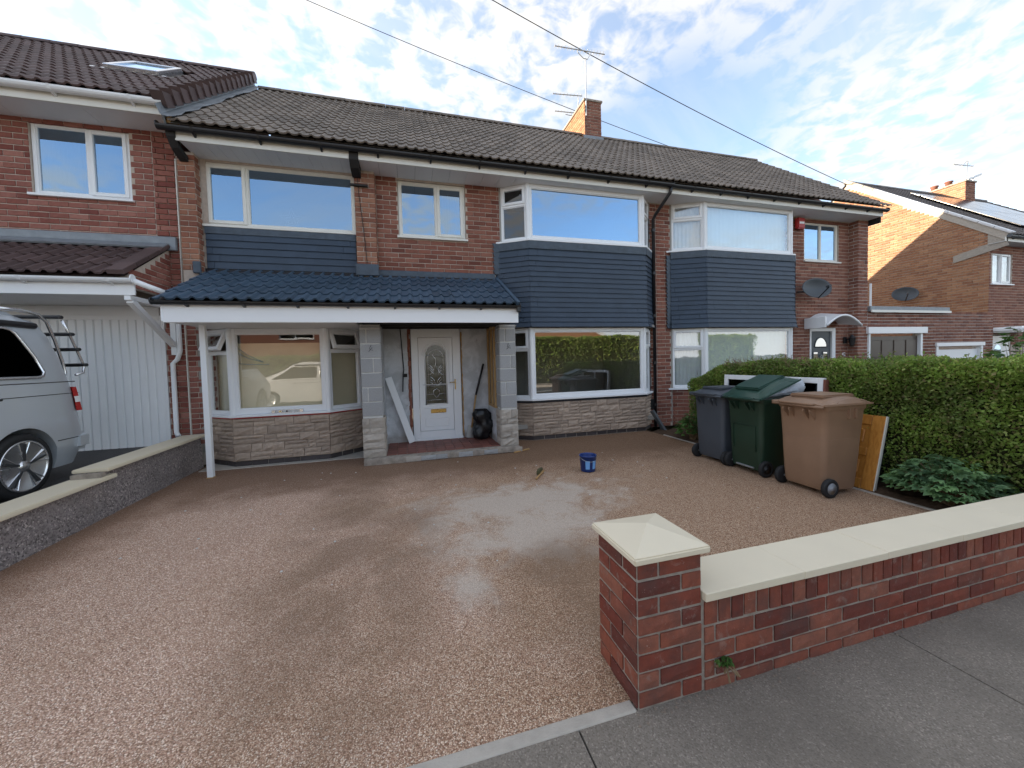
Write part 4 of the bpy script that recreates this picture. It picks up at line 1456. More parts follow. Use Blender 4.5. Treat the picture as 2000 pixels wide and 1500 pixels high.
# eaves
LEY, LEZ = 6.42, 5.29
MB().box(-9.0, -3.20, 6.525, 6.55, 5.13, 5.275).build('fascia', UPVC_OLD, HL, bevel=0.003)
soffit(HL, -9.0, -3.22, 6.551, 7.02, 5.13, SOFFIT, 0.9)
gutter(HL, -9.0, -3.19, 6.462, 5.285, 0.062, UPVC, 0.85, first=0.35)
MB().box(-3.22, -3.13, 6.50, 6.99, 5.02, 5.13).build('verge_soffit', WOODRAW, HL)
roofl = slab('roof', -22.0, -3.22, HL, TILE_LEFT, LEY, LEZ, 10.05)
RZL = LEZ + SL * (10.05 - LEY)
sky_lo, sky_hi = (8.02 - LEY) / math.cos(math.atan(SL)), (8.80 - LEY) / math.cos(math.atan(SL))
tiles(QT_, roofl, -9.0 + 0.0, -3.24, LEY, LEZ, SL, SLEN, 0.293, TILE_LEFT, 0.305, skip=lambda x, s: -4.75 < x < -3.98 and sky_lo - 0.15 < s < sky_hi - 0.1)
ridge(HL, roofl, -9.0, -3.16, 10.05, RZL + 0.02, TILE_LEFT)
# capped verge units stepping up the right-hand edge
for k in range(16):
    s = k * 0.293
    m = roof_m4(0, s, LEY, LEZ, SL)
    vb = MB(m)
    vb.add([(-3.28, -0.03, 0.10), (-3.13, -0.03, 0.10), (-3.16, 0.275, 0.03), (-3.28, 0.275, 0.05), (-3.13, -0.03, -0.10), (-3.16, 0.275, -0.13), (-3.28, -0.03, 0.0), (-3.28, 0.275, 0.0)],
           [(0, 1, 2, 3), (1, 4, 5, 2), (6, 4, 1, 0), (3, 2, 5, 7)])
    vb.build('verge_unit', TILE_LEFT, roofl)
MB().prism([(LEY - 0.02, LEZ - 0.12), (10.05, RZL - 0.12), (10.05, RZL - 0.4), (LEY + 0.1, LEZ - 0.33)], -3.21, -3.18, 'yz').build('verge_board', LEAD, roofl)
# lead valley between the two roofs
vm = roof_m4(0, 0, EY, EZ, SL)
lv = MB(vm)
n = 22
vs, fs = [], []
for i in range(n + 1):
    s = SLEN * i / n
    for (x, h) in ((-3.19, 0.20), (-3.175, 0.085), (-3.10, 0.06 + random.uniform(0, .02)), (-3.02 + random.uniform(-.02, .02), 0.055 + random.uniform(0, .025))):
        vs.append((x, s, h))
for i in range(n):
    for j in range(3):
        a = i * 4 + j
        fs.append((a, a + 1, a + 5, a + 4))
lv.add(vs, fs).build('lead_valley', LEAD, HL)
# skylight
sk = MB(roof_m4(0, 0, LEY, LEZ, SL))
sx0, sx1, s0, s1 = -4.74, -3.98, sky_lo, sky_hi
for (a, b, c, d) in ((sx0, sx0 + .07, s0, s1), (sx1 - .07, sx1, s0, s1), (sx0 + .07, sx1 - .07, s0, s0 + .07), (sx0 + .07, sx1 - .07, s1 - .07, s1)):
    sk.box(a, b, c, d, 0.0, 0.105)
sk = sk.build('skylight', ALU, HL, bevel=0.008)
MB(roof_m4(0, 0, LEY, LEZ, SL)).box(sx0 + .06, sx1 - .06, s0 + .06, s1 - .06, 0.07, 0.08).build('pane', GLASS, sk)
MB(roof_m4(0, 0, LEY, LEZ, SL)).box(sx0, sx1, s0, s1, -0.05, 0.0).build('lining', DARKROOM, sk)
for i in range(8):
    x = sx0 - 0.12 + i * 0.14
    MB(roof_m4(x, s0 - 0.10, LEY, LEZ, SL)).box(-0.03, 0.03, 0, 0.07, 0.045, 0.052).build('lead_tab', ALU, sk)
# garage roof, fascia and door
GY, GZ, GS = 5.95, 2.74, 0.62
gr = MB().add([(-9, GY + .03, GZ), (-3.47, GY + .03, GZ), (-3.47, 6.99, GZ + GS * (6.99 - GY)), (-9, 6.99, GZ + GS * (6.99 - GY))], [(0, 1, 2, 3)]).build('garage_roof', TILE_LEFT, HL)
tiles(QT_, gr, -9.0, -3.60, GY, GZ, GS, (6.95 - GY) / math.cos(math.atan(GS)), 0.30, TILE_LEFT, 0.305, 0.034)
for k in range(4):
    vb = MB(roof_m4(0, k * 0.30, GY, GZ, GS))
    vb.box(-3.62, -3.44, -0.01, 0.285, 0.02, 0.085 - 0.004 * k).build('verge_unit', TILE_LEFT, gr, bevel=0.006)
MB().box(-9.0, -3.36, 6.93, 6.985, 3.34, 3.55).build('lead_flashing', LEAD, HL, bevel=0.01)
MB(roof_m4(0, 1.02, GY, GZ, GS)).box(-9.0, -3.45, 0, 0.17, 0.06, 0.085).build('lead_flashing', LEAD, HL)
side = MB().prism([(GY + 0.12, 2.62), (6.99, 2.62), (6.99, GZ + GS * (6.98 - GY) - .02), (GY + 0.12, GZ + 0.05)], -3.56, -3.485, 'yz').build('garage_gable', MORTAR, HL)
fg = Frame((-3.475, GY + 0.12), (-3.475, 6.985))
bricks(QB, side, fg, 0, fg.L, 2.62, 3.35, BR_LEFT, keep=lambda u_, v_: v_ < GZ + GS * u_ + 0.02)
MB().box(-9.0, -3.38, 5.99, 6.015, 2.50, 2.685).build('fascia', UPVC, HL, bevel=0.003)
gutter(HL, -9.0, -3.36, 5.935, 2.70, 0.055, UPVC, 0.85, first=0.3)
MB().tube([(-3.37, 5.94, 2.68), (-3.25, 6.0, 2.62), (-3.12, 6.12, 2.56)], 0.035, 8).build('gutter_outlet', UPVC, HL, smooth=True)
soffit(HL, -9.0, -3.50, 6.016, 6.99, 2.50, SOFFIT, 0.9)
MB().beam((-3.47, 6.05, 2.44), (-3.47, 6.93, 1.90), 0.07, 0.07).build('bracket_strut', UPVC, HL, bevel=0.004)
MB().box(-3.505, -3.435, 6.0, 6.98, 2.44, 2.499).build('bracket_arm', UPVC, HL, bevel=0.004)
MB().box(-3.505, -3.435, 6.93, 6.985, 1.75, 2.44).build('bracket_post', UPVC, HL, bevel=0.004)
MB().tube([(-3.40, 6.95, 2.30), (-3.40, 6.95, 1.80), (-3.44, 6.95, 1.68), (-3.50, 6.95, 1.62), (-3.505, 6.95, 0.55), (-3.46, 6.90, 0.50)], 0.034, 8).build('downpipe', UPVC, HL, smooth=True)
gd = MB().fbox(FR, -6.6, -3.60, 2.29, 2.36, -0.1, 0.02).fbox(FR, -3.66, -3.60, 0.30, 2.29, -0.1, 0.02).fbox(FR, -6.6, -3.66, 2.36, 2.5, -0.1, 0.01).build('garage_door', UPVC, HL, bevel=0.004)
x = -6.6
while x < -3.70:
    MB().prism([(x, 6.99), (x + 0.012, 6.975), (x + 0.088, 6.975), (x + 0.10, 6.99), (x + 0.10, 7.02), (x, 7.02)], 0.36, 2.289, 'xy').build('door_slat', UPVC, gd)
    x += 0.102
for p in (QB, QT_):
    p.done()

# ------------------------------------------------------------------ the attached house on the right
HR = thing('brick_house', 'red brick house behind the hedge with grey front door and brown garage door', 'house', (8.2, 7.0, 0))
RBk, RT, RS = Pieces(HR, 'brick'), Pieces(HR, 'roof_tile'), Pieces(HR, 'slate')
hw2 = (9.40, 10.55, 3.775, 4.735)
hdoor = (9.585, 10.44, 0.0, 2.14)
wb = MB()
wr_l = backing(MB(), FR, 5.20, 5.62, 0.0, 4.80).build('wall', MORTAR, HR)
backing(wb, FR, 8.90, 10.92, 0.0, 4.80, [hw2, hdoor])
wr_ = wb.build('wall', MORTAR, HR)
bricks(RBk, wr_l, FR, 5.20, 5.56, 0.0, 4.80, BR_MAIN, phase=0.1)
bricks(RBk, wr_, FR, 8.72, 10.90, 0.0, 4.80, BR_FAR, [hw2, hdoor])
fp1, fp2 = Frame((10.90, 6.79), (11.25, 6.79)), Frame((10.90, 7.0), (10.90, 6.79))
pm = MB().box(10.912, 11.25, 6.802, 13.0, 0, 4.80).build('pilaster', MORTAR_W, HR)
bricks(RBk, pm, fp1, 0, 0.35, 0, 4.80, BR_FAR, phase=0.11)
bricks(RBk, pm, fp2, -0.015, 0.20, 0, 4.80, BR_FAR, parity=1)
MB().box(5.2, 11.25, 13.0, 13.2, 0, 4.9).build('rear_wall', BR_MAIN, HR)
MB().prism([(6.9, 4.8), (10.05, RZ - 0.12), (13.2, 4.8)], 11.0, 11.22, 'yz').build('gable', BR_FAR, HR)
w = window(HR, FR, 9.405, 10.545, 3.78, 4.73, [(0.5, [(1, 'f')]), (0.5, [(1, 'f')])], mat=UPVC_OLD)
room(HR, FR, 9.41, 10.54, 3.76, 4.74)
# bay
NB = bay_faces(5.57, 6.20, 8.62, 9.02, 6.70)
nb = MB().prism(outset(NB, -0.011), 0.0, 0.79, 'xy').build('bay_base', MORTAR, HR)
for f in NB:
    bricks(RBk, nb, f, 0.0, f.L, 0.0, 0.79, BR_MAIN)
poly_slab('sill', HR, outset(NB, 0.06), 0.791, 0.828, UPVC)
poly_slab('sill', HR, outset(NB, 0.07), 3.765, 3.80, UPVC)
for (z0, z1) in ((0.829, 2.12), (3.801, 4.798)):
    wl = window(HR, NB[0], 0.0, NB[0].L - 0.02, z0, z1, [(1, [(0.34, 's'), (0.66, 'f')])], n=-0.01, glass=GLASS_LOW, sill=0, mat=UPVC)
    wf = window(HR, NB[1], 0.0, NB[1].L, z0, z1, [(1, [(1, 'f')])], n=-0.01, fw=0.07, glass=GLASS_LOW, sill=0)
    wr = window(HR, NB[2], 0.02, NB[2].L, z0, z1, [(1, [(0.34, 's'), (0.66, 'f')])], n=-0.01, glass=GLASS_LOW, sill=0)
    for p in (NB[1].pt(0, 0, -0.03), NB[1].pt(NB[1].L, 0, -0.03)):
        MB().lathe([(0.042, z0), (0.042, z1)], 10, (p.x, p.y, 0)).build('corner_post', UPVC, HR)
    curtain(wf, 'blind', NB[1], 0.03, NB[1].L - 0.03, z0 + 0.03, z1 - 0.03, -0.14, BLINDM, 0.12, 0.004)
    curtain(wl, 'curtain', NB[0], 0.02, NB[0].L - 0.04, z0 + 0.03, z1 - 0.03, -0.12, NET, 0.08, 0.016)
MB().box(5.6, 8.95, 8.0, 8.1, 0.2, 4.8).box(5.55, 5.62, 7.0, 8.1, 0.2, 4.8).box(8.95, 9.0, 7.0, 8.1, 0.2, 4.8).build('room_lining', DARKROOM, HR)
skn = MB().prism(outset(NB, 0.02), 2.122, 3.765, 'xy').build('slate_skirt', MEMBR, HR)
for i, f in enumerate(NB):
    e = 0.028
    slates(RS, skn, f, -0.02 if i == 0 else -e, f.L + (0.02 if i == 2 else e), 2.125, 3.60, 15, SLATE, flare=0.045, n0=0.035)
    scallop(skn, f, -0.02, f.L + 0.02, 3.62, 3.762, 0.056)
for k in range(19):
    z = 3.70 - k * CH
    if z < 2.2: break
    MB().prism([(5.42, z), (5.60, z), (5.60, z - CH + .002), (5.455, z - CH + .002)], 6.965, 6.985, 'xz').build('step_flashing', FLASH, HR)
# eaves and roof
MB().box(5.20, 11.30, 6.520, 6.545, 4.80, 4.925).build('fascia', UPVC_OLD, HR, bevel=0.003)
soffit(HR, 5.2, 11.28, 6.546, 7.02, 4.80, SOFFIT, 0.12)
gutter(HR, 5.2, 11.34, 6.462, 4.94, 0.055, BLACKPL, 0.72, first=0.5)
MB().box(11.255, 11.28, 6.55, 13.4, 4.66, 4.80).build('verge_board', BLACKST_VOID, HR)
roofr = slab('roof', 5.2, 11.33, HR, TILE_MAIN)
tiles(RT, roofr, 5.2, 11.34, EY, EZ, SL, SLEN, 0.293, TILE_MAIN, 0.305, skip=lambda x, s: x < 5.5 and s > 4.25)
ridge(HR, roofr, 5.5, 11.33, 10.05, RZ + 0.02, TILE_MAIN)
# front door with canopy
fdm = MB()
for (a, b, c, d) in ((9.585, 9.63, 0, 2.13), (10.325, 10.44, 0, 2.13), (9.63, 10.325, 2.05, 2.13)):
    fdm.fbox(FR, a, b, c, d, -0.1, 0.01)
fd = fdm.build('front_door', UPVC, HR, bevel=0.004)
MB().fbox(FR, 9.632, 10.323, 0.02, 2.048, -0.06, -0.03).build('door_leaf', GREYPL, fd)
GLASS_MIR = glassmat('door_glass', (0.2, 0.2, 0.2), 0.35)
fan = [(9.78 + 0.0, 1.66), (10.19, 1.66)] + [(9.985 + 0.205 * math.cos(PI * i / 12), 1.66 + 0.24 * math.sin(PI * i / 12)) for i in range(13)]
fix_normals(fpoly(FR, fan, -0.03, -0.022).build('fanlight', GLASS_MIR, fd))
MB().tube([FR.pt(a, b, -0.024) for a, b in fan[1:]] + [FR.pt(9.78, 1.66, -0.024)], 0.014, 6, closed=True).build('fanlight_frame', GREYPL, fd, smooth=True)
for x in (9.74, 10.06):
    MB().fbox(FR, x, x + 0.15, 0.75, 1.53, -0.03, -0.022).build('pane', GLASS_MIR, fd)
    for (a, b, c, d) in ((x - .02, x, 0.73, 1.55), (x + .15, x + .17, 0.73, 1.55), (x, x + .15, 1.53, 1.55), (x, x + .15, 0.73, 0.75)):
        MB().fbox(FR, a, b, c, d, -0.03, -0.014).build('pane_frame', GREYPL, fd)
MB().tube([FR.pt(9.985, 1.46, -0.02), FR.pt(9.95, 1.43, 0.0), FR.pt(9.96, 1.36, 0.01), FR.pt(9.985, 1.34, 0.01), FR.pt(10.01, 1.36, 0.01), FR.pt(10.02, 1.43, 0.0)], 0.012, 6, closed=True).build('door_knocker', STEEL, fd, smooth=True)
cn = MB()
k = 12
vs, fs = [], []
for i in range(k + 1):
    t = i / k
    z = 2.16 + 0.24 * math.sin(PI * t) ** 0.9
    x = 9.40 + 1.12 * t
    for (y, dz) in ((6.99, 0.07), (6.48, -0.02)):
        vs += [(x, y, z + dz), (x, y, z + dz + 0.03)]
for i in range(k):
    a, b = 4 * i, 4 * (i + 1)
    fs += [(a, b, b + 2, a + 2), (a + 1, a + 3, b + 3, b + 1), (a + 2, b + 2, b + 3, a + 3), (a, a + 1, b + 1, b)]
fs += [(0, 2, 3, 1), (4 * k, 4 * k + 1, 4 * k + 3, 4 * k + 2)]
cno = fix_normals(cn.add(vs, fs).build('door_canopy', UPVC, HR, smooth=False))
MB().tube([(9.40 + 1.12 * i / 12, 6.48, 2.15 + 0.24 * math.sin(PI * i / 12) ** 0.9) for i in range(13)], 0.03, 6).build('canopy_rim', UPVC, cno, smooth=True)
MB().box(9.38, 9.43, 6.50, 6.99, 2.10, 2.36).build('canopy_side', UPVC, cno, bevel=0.01)
# house number
def text_mesh(name, body, size, mat, m4, parent, ext=0.003):
    cu = bpy.data.curves.new(name, 'FONT')
    cu.body = body
    cu.size = size
    cu.extrude = ext
    cu.align_x = 'CENTER'
    cu.resolution_u = 3
    tmp = bpy.data.objects.new(name, cu)
    COL.objects.link(tmp)
    dg = bpy.context.evaluated_depsgraph_get()
    me = bpy.data.meshes.new_from_object(tmp.evaluated_get(dg))
    bpy.data.objects.remove(tmp)
    me.materials.clear()
    me.materials.append(mat)
    return link(name, me, parent, m4)
text_mesh('house_number', '42', 0.13, UPVC, Matrix.Translation((10.72, 6.988, 1.42)) @ Matrix.Rotation(PI / 2, 4, 'X'), HR)
# garage block to the right
FG = Frame((11.25, 6.79), (12.25, 6.79))
gw = 16.35 - 11.25
h1, h2 = (0.02, 2.05, -0.4, 1.98), (2.62, 4.62, -0.4, 1.66)
gm = MB()
backing(gm, FG, 0.0, gw, -0.35, 2.52, [h1, h2])
gm = gm.build('garage_wall', MORTAR_W, HR)
bricks(RBk, gm, FG, 0.0, gw, -0.34, 2.52, BR_FAR, [h1, h2])
MB().box(11.25, 14.3, 6.73, 12, 2.53, 2.66).build('flat_roof', LEAD, HR, bevel=0.01)
MB().box(11.25, 14.3, 6.70, 6.728, 2.50, 2.56).build('roof_trim', UPVC_OLD, HR)
g1 = MB().fbox(FG, -0.06, 2.16, 1.965, 2.13, -0.05, 0.06).fbox(FG, 0.02, 0.08, -0.3, 1.964, -0.1, 0.015).fbox(FG, 1.97, 2.05, -0.3, 1.964, -0.1, 0.015).build('garage_door', UPVC, HR, bevel=0.004)
BROWNDOOR = plain('brown_door', (0.060, 0.038, 0.026), 0.42, amp=0.1)
MB().fbox(FG, 0.08, 1.97, -0.3, 1.90, -0.09, -0.06).build('door_panel', BROWNDOOR, g1)
for i in range(4):
    for j in range(4):
        a, b = 0.13 + i * 0.46, 0.13 + i * 0.46 + 0.40
        c, d = 1.80 - j * 0.54 - 0.44, 1.80 - j * 0.54
        MB().fbox(FG, a, b, c, d, -0.06, -0.045).build('raised_panel', BROWNDOOR, g1, bevel=0.012)
g2 = MB().fbox(FG, 2.58, 4.66, 1.60, 1.70, -0.05, 0.04).fbox(FG, 2.62, 2.70, -0.3, 1.599, -0.1, 0.015).fbox(FG, 4.54, 4.62, -0.3, 1.599, -0.1, 0.015).build('garage_door', UPVC, HR, bevel=0.004)
for j in range(5):
    MB().fbox(FG, 2.70, 4.54, 1.52 - (j + 1) * 0.36, 1.52 - j * 0.36 - 0.008, -0.09, -0.06).build('door_panel', UPVC, g2, bevel=0.006)
MB().tube([(11.45, 6.86, 2.66), (11.45, 6.86, 3.25)], 0.025, 8).build('vent_pipe', UPVC, HR)
for p in (RBk, RT, RS):
    p.done()

# ------------------------------------------------------------------ the next house along, its gable in the sun
HF = thing('brick_house', 'orange brick house with sunlit gable wall, solar panels and wide chimney at far right', 'house', (20, 7.0, -0.3))
FB, FT = Pieces(HF, 'brick'), Pieces(HF, 'roof_tile')
GX = 16.6
FEY, FEZ, FRY = 6.60, 4.72, 10.73
FRZ = FEZ + SL * (FRY - FEY)
hfw = (17.0 - 0.30, 17.72, 3.42, 4.36)
hfw2 = (18.55, 20.6, 3.42, 4.36)
hfd = (16.72, 17.75, -0.3, 1.90)
fw_ = MB()
backing(fw_, FR, GX + 0.014, 25.0, -0.35, 4.56, [hfw, hfw2, hfd])
fw_.prism([(7.02, -0.35), (7.02, FEZ + SL * (7.02 - FEY) - 0.06), (FRY, FRZ - 0.06), (14.4, FEZ + SL * (2 * FRY - 14.4 - FEY) - 0.06), (14.4, -0.35)], GX + 0.012, GX + 0.2, 'yz')
fw_.box(GX + 0.3, 25, 14.3, 14.5, -0.35, 4.6).box(24.8, 25, 7.2, 14.3, -0.35, 4.6)
fw_ = fw_.build('wall', MORTAR, HF)
FGab = Frame((GX, 14.4), (GX, 7.0))
bricks(FB, fw_, FGab, 2.4, 7.4, 1.6, FRZ, BR_GABLE, keep=lambda u_, v_: v_ < FRZ - 0.16 - SL * abs((14.4 - u_) - FRY))  # sunlit tone of the gable put into its brick colour
bricks(FB, fw_, FR, GX + .01, 18.6, 1.6, 4.56, BR_FAR, [hfw, hfw2, hfd], ch=CH)
for (a, b, c, d) in (hfw, hfw2):
    w = window(HF, FR, a + .01, b - .01, c + .01, d - .01, [(0.5, [(1, 'f')]), (0.5, [(1, 's')])], glass=GLASS_LOW)
    curtain(w, 'blind', FR, a + .05, b - .05, c + .05, d - .2, -0.14, BLINDM, 0.12, 0.004)
    room(HF, FR, a + .01, b - .01, c, d)
fd2 = MB().fbox(FR, 16.74, 17.73, -0.3, 1.88, -0.09, -0.02).build('front_door', UPVC, HF)
fix_normals(fpoly(FR, arch(16.95, 17.28, 0.5, 1.62, 8), -0.02, -0.012).build('pane', GLASS, fd2))
MB().box(16.65, 18.1, 6.35, 6.985, 1.96, 2.12).build('door_canopy', UPVC, HF, bevel=0.05, seg=3)
MB().box(GX - 0.06, 25, 6.66, 6.685, 4.56, 4.68).build('fascia', UPVC_OLD, HF)
MB().box(GX - 0.05, 25, 6.686, 7.01, 4.56, 4.58).build('soffit', GREYSOFF, HF)
gutter(HF, GX - 0.05, 25, 6.60, 4.70, 0.055, GREYPL, 0.9)
MB().prism([(6.62, 4.44), (7.75, 4.20), (7.75, 4.42), (6.70, 4.66)], GX - 0.03, GX + 0.005, 'yz').build('soffit_end', STONE_P, HF)
rf = slab('roof', GX - 0.05, 25.0, HF, TILE_FAR, FEY, FEZ, FRY)
FLEN = (FRY - FEY) / math.cos(math.atan(SL))
tiles(FT, rf, GX - 0.02, 25.0, FEY, FEZ, SL, FLEN, 0.293, TILE_FAR, 0.31, amp=0.03)
ridge(HF, rf, GX - 0.05, 25, FRY, FRZ + 0.02, TILE_FAR)
VERGE = plain('white_verge_glare', (0.62, 0.62, 0.63), 0.3, amp=0.06)  # sun glare on the verge put into a white colour
for k in range(13):
    s = k * 0.42
    vb = MB(roof_m4(0, s, FEY, FEZ, SL))
    vb.box(GX - 0.10, GX + 0.09, -0.01, 0.40, 0.035, 0.10).build('verge_unit', VERGE if k < 10 else STONE_P, rf, bevel=0.012)  # white only along the glaring stretch, plain stone above
MB().prism([(FEY, FEZ + 0.045), (FRY, FRZ + 0.045), (FRY, FRZ - 0.16), (FEY + 0.1, FEZ - 0.10)], GX - 0.05, GX - 0.005, 'yz').build('undercloak', STONE_P, rf)
MB().prism([(6.66, 4.56), (7.03, 4.56), (7.03, FEZ + SL * (7.03 - FEY) - 0.02), (6.66, FEZ + 0.02)], GX - 0.02, GX + 0.03, 'yz').build('eaves_end', STONE_P, HF)
for i in range(4):
    for j in range(2):
        MB(roof_m4(18.4 + i * 1.15, 0.75 + j * 1.72, FEY, FEZ, SL)).box(0, 1.13, 0, 1.70, 0.10, 0.135).build('solar_panel', SOLAR, rf, bevel=0.006)
cf = MB().box(21.9, 22.5, 9.92, 11.3, 7.0, 8.28).build('chimney', MORTAR, HF)
bricks(FB, cf, Frame((21.89, 9.91), (22.51, 9.91)), 0, 0.62, 7.3, 8.26, BR_FAR)
bricks(FB, cf, Frame((21.89, 11.3), (21.89, 9.91)), 0, 1.39, 7.3, 8.26, BR_GABLE)  # lit side painted with the lighter brick, shaded front with the darker
MB().box(21.86, 22.54, 9.88, 11.33, 8.26, 8.32).build('chimney_cap', MORTAR_G, cf)
for y in (10.55, 11.0):
    MB().lathe([(0.12, 8.32), (0.10, 8.5), (0.13, 8.52), (0.13, 8.56)], 12, (22.2, y, 0)).build('chimney_pot', BR_FAR, cf, smooth=True)
for p in (FB, FT):
    p.done()

# ------------------------------------------------------------------ across the road: seen only in the window panes
HO = thing('brick_house', 'orange brick bungalow with white gable boards reflected in the bay window', 'house', (11.5, -18, 0))
FO = Frame((17.0, -15.0), (6.0, -15.0))
ho = MB()
backing(ho, FO, 0, FO.L, -0.02, 2.7, [(1.5, 4.0, 0.9, 2.2), (7.0, 9.5, 0.9, 2.2)])
ho.prism([(6.0, 2.7), (11.5, 6.2), (17.0, 2.7)], -15.02, -15.2, 'xz')
ho.build('wall', BR_GABLE, HO)
for a in (1.5, 7.0):
    window(HO, FO, a, a + 2.5, 0.9, 2.2, [(0.5, [(1, 'f')]), (0.5, [(1, 'f')])], glass=GLASS_VAN)
MB().add([(5.6, -14.7, 2.35), (11.5, -14.7, 6.35), (17.4, -14.7, 2.35), (5.6, -25, 2.35), (11.5, -25, 6.35), (17.4, -25, 2.35)], [(0, 1, 4, 3), (1, 2, 5, 4)]).build('roof', TILE_FAR, HO)
for s in (-1, 1):
    MB().beam((11.5, -14.72, 6.28), (11.5 + s * 5.9, -14.72, 2.28), 0.05, 0.22).build('barge_board', UPVC, HO)
HO2 = thing('brick_house', 'orange brick house with dark windows reflected above the left bay sill', 'house', (-8, -18, 0))
FO2 = Frame((-1.0, -14.0), (-14.0, -14.0))
ho = MB()
backing(ho, FO2, 0, FO2.L, -0.02, 5.2, [(1.5, 4.0, 3.3, 4.5), (5, 7, 3.3, 4.5), (2, 5, 0.9, 2.2)])
ho.build('wall', BR_FAR, HO2)
for (a, b, c, d) in ((1.5, 4.0, 3.3, 4.5), (5, 7, 3.3, 4.5), (2, 5, 0.9, 2.2)):
    window(HO2, FO2, a, b, c, d, [(0.5, [(1, 'f')]), (0.5, [(1, 'f')])], glass=GLASS_VAN)
MB().add([(-0.6, -13.6, 5.1), (-14.4, -13.6, 5.1), (-14.4, -17.5, 8.0), (-0.6, -17.5, 8.0), (-0.6, -21.4, 5.1), (-14.4, -21.4, 5.1)], [(0, 1, 2, 3), (3, 2, 5, 4)]).build('roof', TILE_FAR, HO2)
MB().box(-14, -1, -21, -14.3, 0, 5.1).build('rear_wall', BR_GABLE, HO2)


# ------------------------------------------------------------------ boundary wall on the left
BW = thing('boundary_wall', 'low pebbledashed wall with stepped cream coping beside the silver van', 'wall', (-3.2, 4.0, 0))
def dash(x0, x1, y0, y1, z0, z1):
    vs, fs = [], []
    ny, nz = int((y1 - y0) / 0.05), 9
    for j in range(nz + 1):
        for i in range(ny + 1):
            y, z = y0 + (y1 - y0) * i / ny, z0 + (z1 - z0) * j / nz
            vs.append((x1 + 0.014 * mnoise.noise(Vector((y * 9, z * 9, 3))) + 0.006 * mnoise.noise(Vector((y * 34, z * 34, 1))) + 0.02 * (1 - j / nz), y, z))
    for j in range(nz):
        for i in range(ny):
            a = j * (ny + 1) + i
            fs.append((a, a + 1, a + ny + 2, a + ny + 1))
    m = MB().add(vs, fs)
    m.add([(x0, y0, z0), (x1, y0, z0), (x1, y1, z0), (x0, y1, z0), (x0, y0, z1), (x1, y0, z1), (x1, y1, z1), (x0, y1, z1)],
          [(4, 5, 6, 7), (0, 1, 5, 4), (2, 3, 7, 6), (3, 0, 4, 7)])
    return m
dash(-3.33, -3.13, 1.45, 4.87, -0.04, 0.392).build('render', PEBBLE, BW, smooth=True)
dash(-3.33, -3.13, 4.87, 6.80, -0.04, 0.478).build('render', PEBBLE, BW, smooth=True)
for (y0, y1, z) in ((1.44, 2.9, 0.392), (2.905, 4.98, 0.392), (4.86, 6.82, 0.478)):
    MB().box(-3.37, -3.06, y0, y1, z + (0.004 if y0 > 4 else 0), z + 0.042).build('coping_stone', CREAMPAINT, BW, bevel=0.008, seg=2)
MB().box(-3.34, -3.09, 4.80, 4.86, 0.435, 0.478).build('coping_packing', MORTAR_G, BW)

# ------------------------------------------------------------------ front garden wall with its pillar
GW = thing('garden_wall', 'red brick garden wall with square pillar and cream painted coping along the pavement', 'wall', (3.0, 1.5, 0))
GB = Pieces(GW, 'brick')
PX0, PX1, PYa, PYb = 0.90, 1.232, 1.368, 1.70
core = MB().box(PX0 + .003, PX1 - .003, PYa + .003, PYb - .003, 0, 0.652).build('pillar_core', MORTAR_G, GW)
fpf = Frame((PX0, PYa), (PX1, PYa))
fpl = Frame((PX0, PYb), (PX0, PYa))
for i in range(8):
    v = 0.004 + i * 0.081
    for f, par in ((fpf, 0), (fpl, 1)):
        sp = 0.222 if (i + par) % 2 == 0 else 0.108
        for (a, b) in ((0.0, sp), (sp, f.L)):
            w_ = b - a - 0.013
            GB.add(stone_mesh(BR_GARDEN, w_, random.uniform(.065, .070), 0.0055, 0.0022), f.m4((a + b) / 2, v + 0.0405, random.uniform(-.002, .003), random.gauss(0, .006)), core, 0.03)
cap = MB()
cx0, cx1, cy0, cy1 = PX0 - .025, PX1 + .028, PYa - .028, PYb + .025
mx, my = (cx0 + cx1) / 2, (cy0 + cy1) / 2
cap.add([(cx0, cy0, 0.652), (cx1, cy0, 0.652), (cx1, cy1, 0.652), (cx0, cy1, 0.652), (cx0, cy0, 0.682), (cx1, cy0, 0.682), (cx1, cy1, 0.682), (cx0, cy1, 0.682), (mx, my, 0.735)],
        [(3, 2, 1, 0), (0, 1, 5, 4), (1, 2, 6, 5), (2, 3, 7, 6), (3, 0, 4, 7), (4, 5, 8), (5, 6, 8), (6, 7, 8), (7, 4, 8)])
cap.build('pillar_cap', CREAMPAINT, GW, bevel=0.006, seg=2)
WX1 = 6.4
fwf = Frame((PX1, 1.372), (WX1, 1.372))
wc = MB().box(PX1, WX1, 1.3755, 1.585, -0.05, 0.425).build('wall_core', MORTAR_G, GW)
bricks(GB, wc, fwf, 0.012, fwf.L, -0.03, 0.30, BR_GARDEN, ch=0.0815, phase=-0.05, worn=True)
u = 0.012
while u < fwf.L:
    w_ = random.choice((0.074, 0.076, 0.08))
    GB.add(stone_mesh(BR_GARDEN, w_ - .011, 0.103, 0.0055, 0.0022), fwf.m4(u + w_ / 2, 0.357, random.uniform(-.002, .002), random.gauss(0, .01)), wc, 0.008)
    u += w_
x = PX1 + 0.004
first = True
while x < WX1:
    L_ = random.uniform(0.58, 0.64)
    MB().box(x, min(x + L_, WX1), 1.344 + random.uniform(-.002, .002), 1.612, 0.426, 0.466 + random.uniform(-.0015, .0015)).build('coping_stone', CREAMPAINT, GW, bevel=0.003, seg=1)
    x += L_ + 0.0002
MB().fbox(fwf, -0.012, 0.012, 0.0, 0.42, -0.03, -0.004).build('mortar_joint', MORTAR_G, GW)
GB.done()


